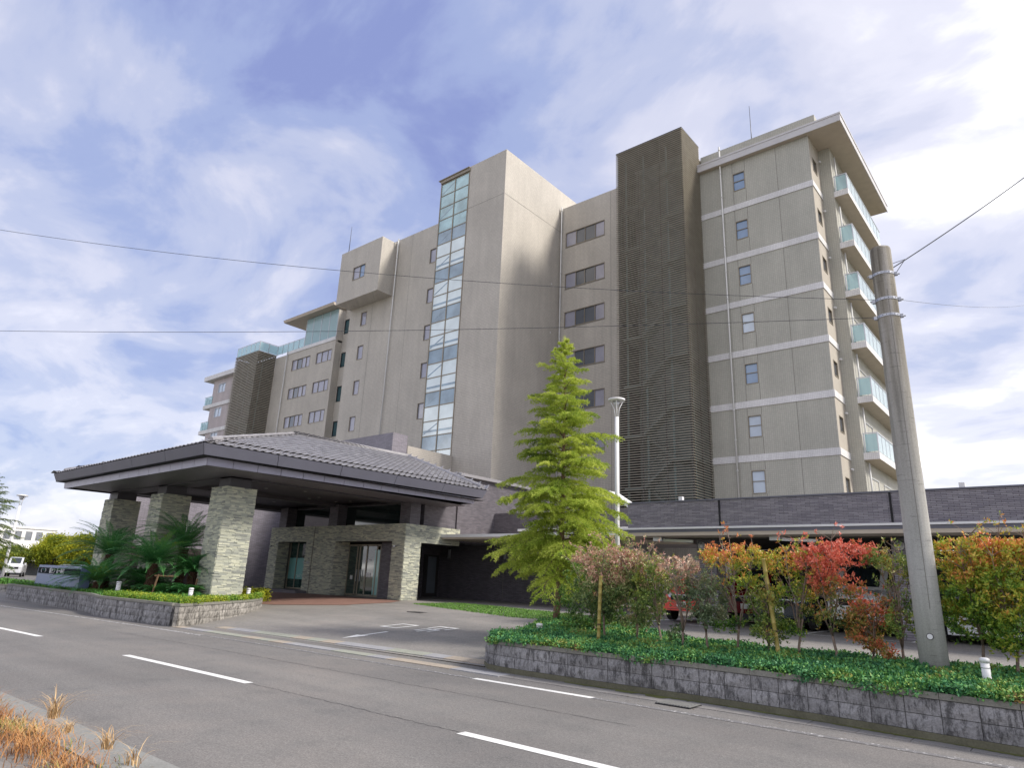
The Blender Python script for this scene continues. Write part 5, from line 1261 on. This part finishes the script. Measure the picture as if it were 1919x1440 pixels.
b = MB(); arc(b, -34.72, 1.28, .08, 100, 260, .025); b.build('logo_mark', m_white, sg)
b = MB(); arc(b, -34.5, 1.25, .09, 20, 160, .03); b.build('logo_mark', plain('logo_green', (.03, .22, .16), .5), sg)
b = MB(); arc(b, -34.3, 1.28, .08, -80, 80, .025); b.build('logo_mark', m_white, sg)

# ------------------------------------------------------------------ utility pole and wires
px_, py_ = -1.87, 11.9
up_ = thing('utility_pole', 'weathered round concrete utility pole with steel bands standing in the right planter', 'pole', (px_, py_, .5))
m, nt, b_ = newmat('pole_concrete'); g = geo(nt); P_ = g.outputs['Position']
st = node(nt, 'ShaderNodeMapping'); st.inputs['Scale'].default_value = (7, 7, .35); nt.links.new(P_, st.inputs[0]); n1_ = noise(nt, st.outputs[0], 1.3, 5, .6)
s2 = node(nt, 'ShaderNodeMapping'); s2.inputs['Scale'].default_value = (3, 3, 45); nt.links.new(P_, s2.inputs[0]); n2_ = noise(nt, s2.outputs[0], 1., 3, .6); n3_ = noise(nt, P_, 60, 3, .6)
sz = node(nt, 'ShaderNodeSeparateXYZ'); nt.links.new(P_, sz.inputs[0]); mr = node(nt, 'ShaderNodeMapRange'); mr.inputs[1].default_value = 2.2; mr.inputs[2].default_value = 6.2; nt.links.new(sz.outputs[2], mr.inputs[0])
low = ramp(nt, n1_, [(.3, (.36, .36, .34)), (.7, (.47, .465, .45))]); hi_ = ramp(nt, n1_, [(.35, (.13, .115, .09)), (.5, (.26, .24, .20)), (.65, (.36, .34, .31))])
col = mixc(nt, mr.outputs[0], low, hi_); col = mixc(nt, 1., col, ramp(nt, n2_, [(.30, (.62,)*3), (.38, (1.,)*3)]), 'MULTIPLY'); col = mixc(nt, 1., col, ramp(nt, n3_, [(.3, (.85,)*3), (.7, (1.12,)*3)]), 'MULTIPLY')
nt.links.new(col, b_.inputs['Base Color']); b_.inputs['Roughness'].default_value = .9; bump(nt, n3_, b_, .4, .006)
m_pole = m
ztp = 7.44
def prad(z): return .19-(z-.5)*.0040
b = MB(); b.tube([(px_, py_, z) for z in (.3, 2, 4, 6, ztp-.06, ztp-.015, ztp)], [prad(.3), prad(2), prad(4), prad(6), prad(ztp), prad(ztp)*.94, prad(ztp)*.7], 32); b.build('shaft', m_pole, up_, True)
b = MB(); a = R(-70)
for z0, z1 in ((1.5, 6.6),): b.bar((px_+math.cos(a)*prad(z0), py_+math.sin(a)*prad(z0), z0), (px_+math.cos(a)*prad(z1), py_+math.sin(a)*prad(z1), z1), .008, .006)
b.build('mould_seam', m_joint, up_)
def band(z):
    b = MB(); r = prad(z)+.004
    for k in range(24):
        a0, a1 = 2*PI*k/24, 2*PI*(k+1)/24; b.bar((px_+math.cos(a0)*r, py_+math.sin(a0)*r, z), (px_+math.cos(a1)*r, py_+math.sin(a1)*r, z), .008, .045)
    for a in (R(-160), R(10)):
        c = (px_+math.cos(a)*(r+.02), py_+math.sin(a)*(r+.02)); b.box(c[0]-.025, c[0]+.025, c[1]-.025, c[1]+.025, z-.03, z+.03); b.tube([(c[0]-.05, c[1]-.03, z), (c[0]+.05, c[1]+.03, z)], .012, 6)
    bb = b.build('steel_band', m_steel, up_)
    h = MB()
    for k in range(18):
        a = 2*PI*(k+.5)/18; c = Vector((px_+math.cos(a)*(r+.0045), py_+math.sin(a)*(r+.0045), z)); d = Vector((math.cos(a), math.sin(a), 0)); h.tube([c, c+d*.003], .006, 6)
    h.build('band_holes', m_black, bb)
for z in (6.92, 6.45, 6.15): band(z)
c = Vector((px_+math.sin(R(9))*-.02, py_-prad(1.1), 1.12)); b = MB(); b.tube([(px_+.02, py_-prad(1.1)+.01, 1.12), (px_+.02, py_-prad(1.1)-.012, 1.12)], .045, 20); k = b.build('round_tag', m_framed, up_)
b = MB(); b.tube([(px_+.02, py_-prad(1.1)-.012, 1.12), (px_+.02, py_-prad(1.1)-.016, 1.12)], .037, 20); b.build('tag_face', m_white, up_)
# wires
def wire(name, label, a, c, sag, r=.005, ext=1.0):
    a, c = Vector(a), Vector(c); P = []
    for k in range(41):
        t = k/40*ext; p = a.lerp(c, t); p.z -= sag*4*t*(1-t); P.append(p)
    return tag(MB().tube(P, r, 5).build(name, plain('cable', (.07, .075, .085), .5)), label, 'cable', 'overhead wires')
wire('overhead_wire', 'upper overhead cable crossing the facade from the pole to the left edge', (px_-.12, py_, 6.92-.42), (-17.5, 2.62, 8.72), .30, ext=1.25)
wire('overhead_wire', 'lower overhead cable crossing the facade from the pole to the left edge', (px_-.12, py_, 6.18), (-17.5, 3.1, 6.45), .12, ext=1.25)
wire('overhead_wire', 'cable rising from the pole top to the upper right edge', (px_+.1, py_, 7.0), (.26, 14.0, 9.15), .03, .010, 4.)
wire('overhead_wire', 'thin faint cable running from the pole to the right over the carport', (px_+.1, py_+.1, 6.5), (-.2, 30, 12.45), .12, .004, 1.3)
b = MB()
for z in (7.1, 6.8): b.tube([(px_+.1, py_, z), (-1.55, 12.14, 7.24)], .006, 5)
b.build('guy_strands', MC['cable'], up_)

# lamp post behind the conifer, distant street lamp
def lamp_post(x, y, z0, H, label, sc_=1.):
    t = thing('street_lamp', label, 'lamp post', (x, y, z0), 'street lamps'); b = MB(); b.tube([(x, y, z0), (x, y, z0+H-.62*sc_)], [.075*sc_, .065*sc_], 12); b.build('pole', m_white, t, True)
    b = MB()
    for k in range(4): a = k*PI/2+.5; b.tube([(x+math.cos(a)*.05*sc_, y+math.sin(a)*.05*sc_, z0+H-.62*sc_), (x+math.cos(a)*.08*sc_, y+math.sin(a)*.08*sc_, z0+H-.35*sc_), (x+math.cos(a)*.22*sc_, y+math.sin(a)*.22*sc_, z0+H-.06*sc_)], .016*sc_, 6)
    b.build('bracket_arms', m_white, t, True)
    b = MB(); b.tube([(x, y, z0+H-.30*sc_), (x, y, z0+H-.08*sc_)], [.05*sc_, .12*sc_], 12); b.build('lantern', m_alu, t, True)
    b = MB(); b.tube([(x, y, z0+H-.09*sc_), (x, y, z0+H-.03*sc_), (x, y, z0+H)], [.27*sc_, .27*sc_, .12*sc_], 24); b.build('lamp_shade', m_white, t, True)
lamp_post(-10.22, 17., .5, 6.65, 'white street lamp with flat round top behind the bright conifer', .95)
lamp_post(-60.5, 14.9, .1, 6.3, 'slim street lamp rising above the far left conifer', 1.35)

# ------------------------------------------------------------------ cars
def car(x, y, z0, W, Lc, Hc, label, paint, kind='hatch', rz=0, plate=(.75, .75, .7), grp='cars parked under the carport'):
    """nose points to -Y; lofted body from cross sections along the length"""
    t = thing('parked_car', label, 'car', (x, y, z0), grp)
    if kind == 'hatch': prof = [(0, .28, .50, .50, .80), (.03, .22, .62, .62, .90), (.2, .20, .70, .72, .96), (.27, .20, .72, .80, 1.), (.44, .20, .74, 1., 1.), (.55, .20, .75, 1.01, 1.), (.85, .20, .76, .97, 1.), (.96, .22, .74, .80, .96), (1., .30, .60, .60, .86)]
    elif kind == 'van': prof = [(0, .26, .50, .50, .86), (.03, .20, .56, .58, .94), (.13, .2, .60, .64, .98), (.15, .2, .62, .68, 1.), (.27, .2, .62, .97, 1.), (.36, .2, .62, 1., 1.), (.95, .2, .63, .99, 1.), (.99, .22, .62, .85, .97), (1., .3, .5, .6, .9)]
    else: prof = [(0, .20, .40, .40, .78), (.03, .14, .50, .50, .9), (.2, .14, .62, .64, .97), (.32, .14, .68, .74, 1.), (.48, .14, .70, 1., 1.), (.6, .14, .70, 1.0, 1.), (.82, .14, .74, .84, 1.), (.97, .2, .70, .72, .95), (1., .3, .55, .55, .85)]
    V = []; Fc = []; Gf = {}; n = 10
    for (u, zb, zm, zt, w) in prof:
        hw = W/2*w; top = zt > zm+.06; tw = hw*(.80 if top else .93); zz = [zb*Hc, (zb+.03)*Hc, zm*Hc*.93, zm*Hc, zt*Hc-.03 if top else zm*Hc+(zt-zm)*Hc*.5]
        ring = [(-hw*.9, zz[0]), (-hw, zz[1]), (-hw, zz[2]), (-hw*.965, zz[3]), (-tw, zz[4]), (-tw*.72, zt*Hc)]
        ring += [(-a, c) for a, c in ring[::-1]]
        for a, c in ring: V.append((a, u*Lc, c))
    n = 12
    for i in range(len(prof)-1):
        for k in range(n):
            q = (i*n+k, i*n+(k+1) % n, (i+1)*n+(k+1) % n, (i+1)*n+k)
            g1 = prof[i][3]-prof[i][2] > .06 or prof[i+1][3]-prof[i+1][2] > .06
            if g1 and k in (3, 7) and .2 < (prof[i][0]+prof[i+1][0])/2 < .93: Gf.setdefault((0, k), []).append(q)
            elif k in (4, 5, 6) and abs(prof[i][3]-prof[i+1][3]) > .15 and (k == 5): Gf.setdefault((1, i), []).append(q)
            else: Fc.append(q)
    Fc += [tuple(range(n))[::-1], tuple((len(prof)-1)*n+k for k in range(n))]
    rot = lambda p: (x+p[0]*math.cos(rz)-p[1]*math.sin(rz), y+p[0]*math.sin(rz)+p[1]*math.cos(rz), z0+p[2])
    b = MB(); b.add([rot(p) for p in V], Fc); b.build('body', paint, t)
    for key, fs in Gf.items():
        ids = sorted({v for q in fs for v in q}); mp_ = {v: a for a, v in enumerate(ids)}
        b = MB(); b.add([rot(V[v]) for v in ids], [tuple(mp_[v] for v in q) for q in fs]); b.build('side_window' if key[0] == 0 else 'windscreen', glassy('car_glass', (.02, .03, .035), .04), t)
    def bx(name, x0, x1, y0, y1, a, c, mat, par=t, sm=False):
        b = MB(); b.box(x0, x1, y0, y1, a, c); b.v = [rot(p) for p in b.v]; return b.build(name, mat, par)
    zb = prof[1][2]*Hc; hw = W/2*.86
    for s in (-1, 1):
        b = MB(); P = [(s*hw*.55, -.02, zb*.80), (s*hw*.98, .03, zb*.82), (s*hw*1.03, .10, zb*.98), (s*hw*.60, .02, zb*.94), (s*hw*.55, .1, zb*.80), (s*hw*.98, .2, zb*.82), (s*hw*1.03, .28, zb*.98), (s*hw*.60, .2, zb*.94)]
        b.add([rot(p) for p in P], [(0, 1, 2, 3), (4, 7, 6, 5), (0, 4, 5, 1), (1, 5, 6, 2), (2, 6, 7, 3), (3, 7, 4, 0)]); b.build('headlight', glassy('headlight_lens', (.55, .58, .62), .05), t)
        bx('mirror', s*W*.5-.02 if s > 0 else -W*.5-.14, s*W*.5+.14 if s > 0 else -W*.5+.02, Lc*.27, Lc*.27+.1, Hc*.62, Hc*.72, paint)
        for yy in (.17, .80):
            b = MB(); c = [(s*(W/2-.19), yy*Lc, .31), (s*(W/2-.005), yy*Lc, .31)]; b.tube([rot(c[0]), rot(c[1])], .31, 20); wh = b.build('wheel', plain('tyre', (.02, .02, .02), .8), t)
            b = MB(); b.tube([rot((s*(W/2-.01), yy*Lc, .31)), rot((s*(W/2+.008), yy*Lc, .31))], [.2, .18], 16); b.build('rim', m_alu, wh)
    bx('grille', -W*.26, W*.26, -.035, .02, zb*.72, zb*.88, m_black); bx('grille_trim', -W*.27, W*.27, -.04, -.03, zb*.88, zb*.92, m_alu)
    bx('bumper', -W*.44, W*.44, -.06, .06, prof[0][1]*Hc*.8, zb*.60, paint); bx('air_intake', -W*.34, W*.34, -.068, -.055, prof[0][1]*Hc*.9, zb*.42, m_black)
    bx('number_plate', -.165, .165, -.078, -.066, zb*.50, zb*.50+.165, plain('plate_white', plate, .5)); b = MB(); b.tube([rot((0, -.045, zb*.82)), rot((0, -.035, zb*.82))], .055, 14); b.build('badge', m_alu, t)
    return t
def carpaint(n, c, metal=0.): return glassy(n, c, .22, .6, .03, metal)
gz = grdf(-5, 21)
car(-10.35, 21.3, gz, 1.5, 3.4, 1.5, 'bright red small car under the carport behind the hedge', carpaint('red_paint', (.75, .035, .015)))
car(-7.05, 20.8, gz, 1.7, 4.2, 1.52, 'dark navy car with silver grille between the carport columns', carpaint('navy_paint', (.02, .028, .05), .3))
car(-5.05, 21.2, gz, 1.7, 4.5, 1.92, 'white van with black side window beside the right carport column', carpaint('white_car_paint', (.72, .73, .75)), 'van')
car(-2.1, 20.6, gz, 1.7, 4.3, 1.32, 'low silver white car partly hidden behind the utility pole', carpaint('silver_paint', (.62, .64, .67)), 'coupe')
car(-8.55, 22.2, gz, 1.5, 3.4, 1.75, 'maroon tall car parked deeper beside the dark navy car', carpaint('maroon_paint', (.16, .01, .015)), 'van')
car(.35, 20.8, gz, 1.6, 4., 1.5, 'pale silver car behind the rightmost shrubs', carpaint('pale_paint', (.5, .52, .55)))
car(-84.5, 21.6, .0, 1.5, 3.4, 1.95, 'small white van with yellow number plate far off at the left edge', MC['white_car_paint'], 'van', 1.2, (.8, .5, .04), 'far cars')
car(-76, 26.6, .0, 1.7, 4.3, 1.45, 'white car glimpsed behind the sago palms and the sign', MC['white_car_paint'], 'hatch', 2.2, grp='far cars')

# ------------------------------------------------------------------ far left background
def backtree(x, y, z0, H, rx, label, stops, seed, nl=14000, leaf=.22):
    t = thing('broadleaf_tree', label, 'tree', (x, y, z0), 'yellowing trees beyond the far wall'); r = np.random.default_rng(seed); b = MB(); b.tube([(x, y, z0-.2), (x, y, z0+H*.35), (x+.2, y, z0+H*.7)], [.22, .17, .08], 7)
    for k in range(7):
        a = k*.9; b.tube([(x, y, z0+H*(.25+.05*k)), (x+math.cos(a)*rx*.6, y+math.sin(a)*rx*.6, z0+H*(.5+.05*k))], [.1, .03], 5)
    b.build('trunk', plain('tree_bark', (.15, .12, .09), .9), t)
    m = 60; cc = r.normal(0, 1, (m, 3)); cc /= np.linalg.norm(cc, axis=1)[:, None]; cc *= (r.uniform(.35, 1, m)**.5)[:, None]*np.array([rx, rx, H*.36]); cc += np.array([x, y, z0+H*.62])
    C = cc[r.integers(0, m, nl)]+r.normal(0, rx*.13, (nl, 3)); V, Fc = leaves(C, rdir(nl, .3), r.uniform(.7, 1.3, nl)*leaf, leaf*.6)
    npmesh('crown', V, Fc, island('back_leaves_'+str(seed % 3), stops, .6, trans=.25, noise_scale=.5), t, kind='stuff')
YL_ = [(0, (.12, .18, .02)), (.35, (.32, .38, .03)), (.65, (.56, .56, .04)), (1, (.74, .66, .07))]; YG_ = [(0, (.05, .09, .02)), (.4, (.15, .21, .03)), (.75, (.33, .36, .05)), (1, (.45, .42, .06))]
for i, (x, y, H, rx, lab) in enumerate([(-96, 28.2, 4.6, 2.3, 'round golden tree before the white building'), (-92, 29.8, 4.7, 2.4, 'yellow tree left of the sago palms'), (-90, 32.6, 6.0, 2.4, 'taller yellow tree just above the left sago palm'), (-97, 24.3, 3.0, 1.9, 'small green tree beside the street lamp'), (-88, 34.8, 5.2, 2.4, 'yellow green tree behind the sago palm fronds'), (-104, 31, 4.6, 2.6, 'low golden tree behind the round golden tree'), (-84, 38, 5.2, 3.0, 'green yellow tree glimpsed between the stone columns')]):
    backtree(x, y, 0, H, rx, lab, YL_ if i != 3 else YG_, 3 if i != 3 else 4)
wb = thing('white_building', 'distant white three storey building behind the golden trees', 'building', (-150, 38, 0))
h3 = [(x0, x0+1.1, z, z+1.6) for z in (5.2, 1.9) for x0 in (28.4, 30.1, 31.75, 33.4, 35.05, 36.7, 38.35, 40.0, 41.6)]
b = MB(); wallsheet(b, 'X', -148, 26, 43.3, -1, 7.3, h3, .3); b.box(-165, -148.4, 26, 43.3, -1, 7.2); b.build('wall', plain('white_render', (.72, .72, .70), .7, .05, 1), wb)
for h in h3: window(wb, 'X', -148, *h, dep=.25, fw=.06, fr=m_alu)
MB().box(-166, -147.8, 25.8, 43.5, 7.3, 7.6).build('parapet', MC['white_render'], wb)
w3 = thing('boundary_wall', 'grey ivy stained concrete boundary wall beyond the side drive', 'wall', (-98, 30, 0))
b = MB(); b.bar((-104, 20, .75), (-84, 44, .75), .2, 1.5)
b.build('wall', plain('grey_wall', (.28, .28, .29), .9, .3, .5, .4, fine=8), w3)
n = 2600; t_ = rng.uniform(.15, .75, n); C = np.column_stack([-104+20*t_+.25, 20+24*t_-.2, 1.5-np.abs(rng.normal(0, .3, n))*(np.sin(t_*40) > 0)]); V, Fc = leaves(C, rdir(n), .16, .1)
npmesh('ivy', V, Fc, island('ivy_leaves', GRN, .6), w3, kind='stuff')
# far tree line and low houses closing the horizon behind everything
n = 26000; a = rng.uniform(PI*.5, PI*1.02, n); rr_ = rng.uniform(190, 260, n); hgt = 5+2.5*np.sin(a*23)+1.5*np.sin(a*61+1); C = np.column_stack([np.cos(a)*rr_, np.sin(a)*rr_, rng.uniform(0, 1, n)**.7*hgt]); V, Fc = leaves(C, rdir(n), 3.2, 2.4)
tag(npmesh('distant_trees', V, Fc, island('distant_leaves', [(0, (.04, .07, .03)), (1, (.13, .17, .06))], .8), kind='stuff'), 'distant dark tree line on the horizon', 'trees')
# small scattered leaves and stones on the road edge
b = MB()
for i in range(70):
    x = random.uniform(-9, 3); y = float(yc(x))+random.uniform(3.4, 4.2) if i < 45 else random.uniform(2.5, 3.0); s = random.uniform(.008, .022); a = random.uniform(0, PI)
    b.add([(x+s*math.cos(a), y+s*math.sin(a), .01), (x-s*.5*math.sin(a), y+s*.5*math.cos(a), .014), (x-s*math.cos(a), y-s*math.sin(a), .01), (x+s*.5*math.sin(a), y-s*.5*math.cos(a), .013)], [(0, 1, 2, 3)])
tag(b.build('fallen_leaves', plain('leaf_litter', (.16, .10, .05), .9), kind='stuff'), 'small fallen leaves scattered along the gutter', 'leaf litter')
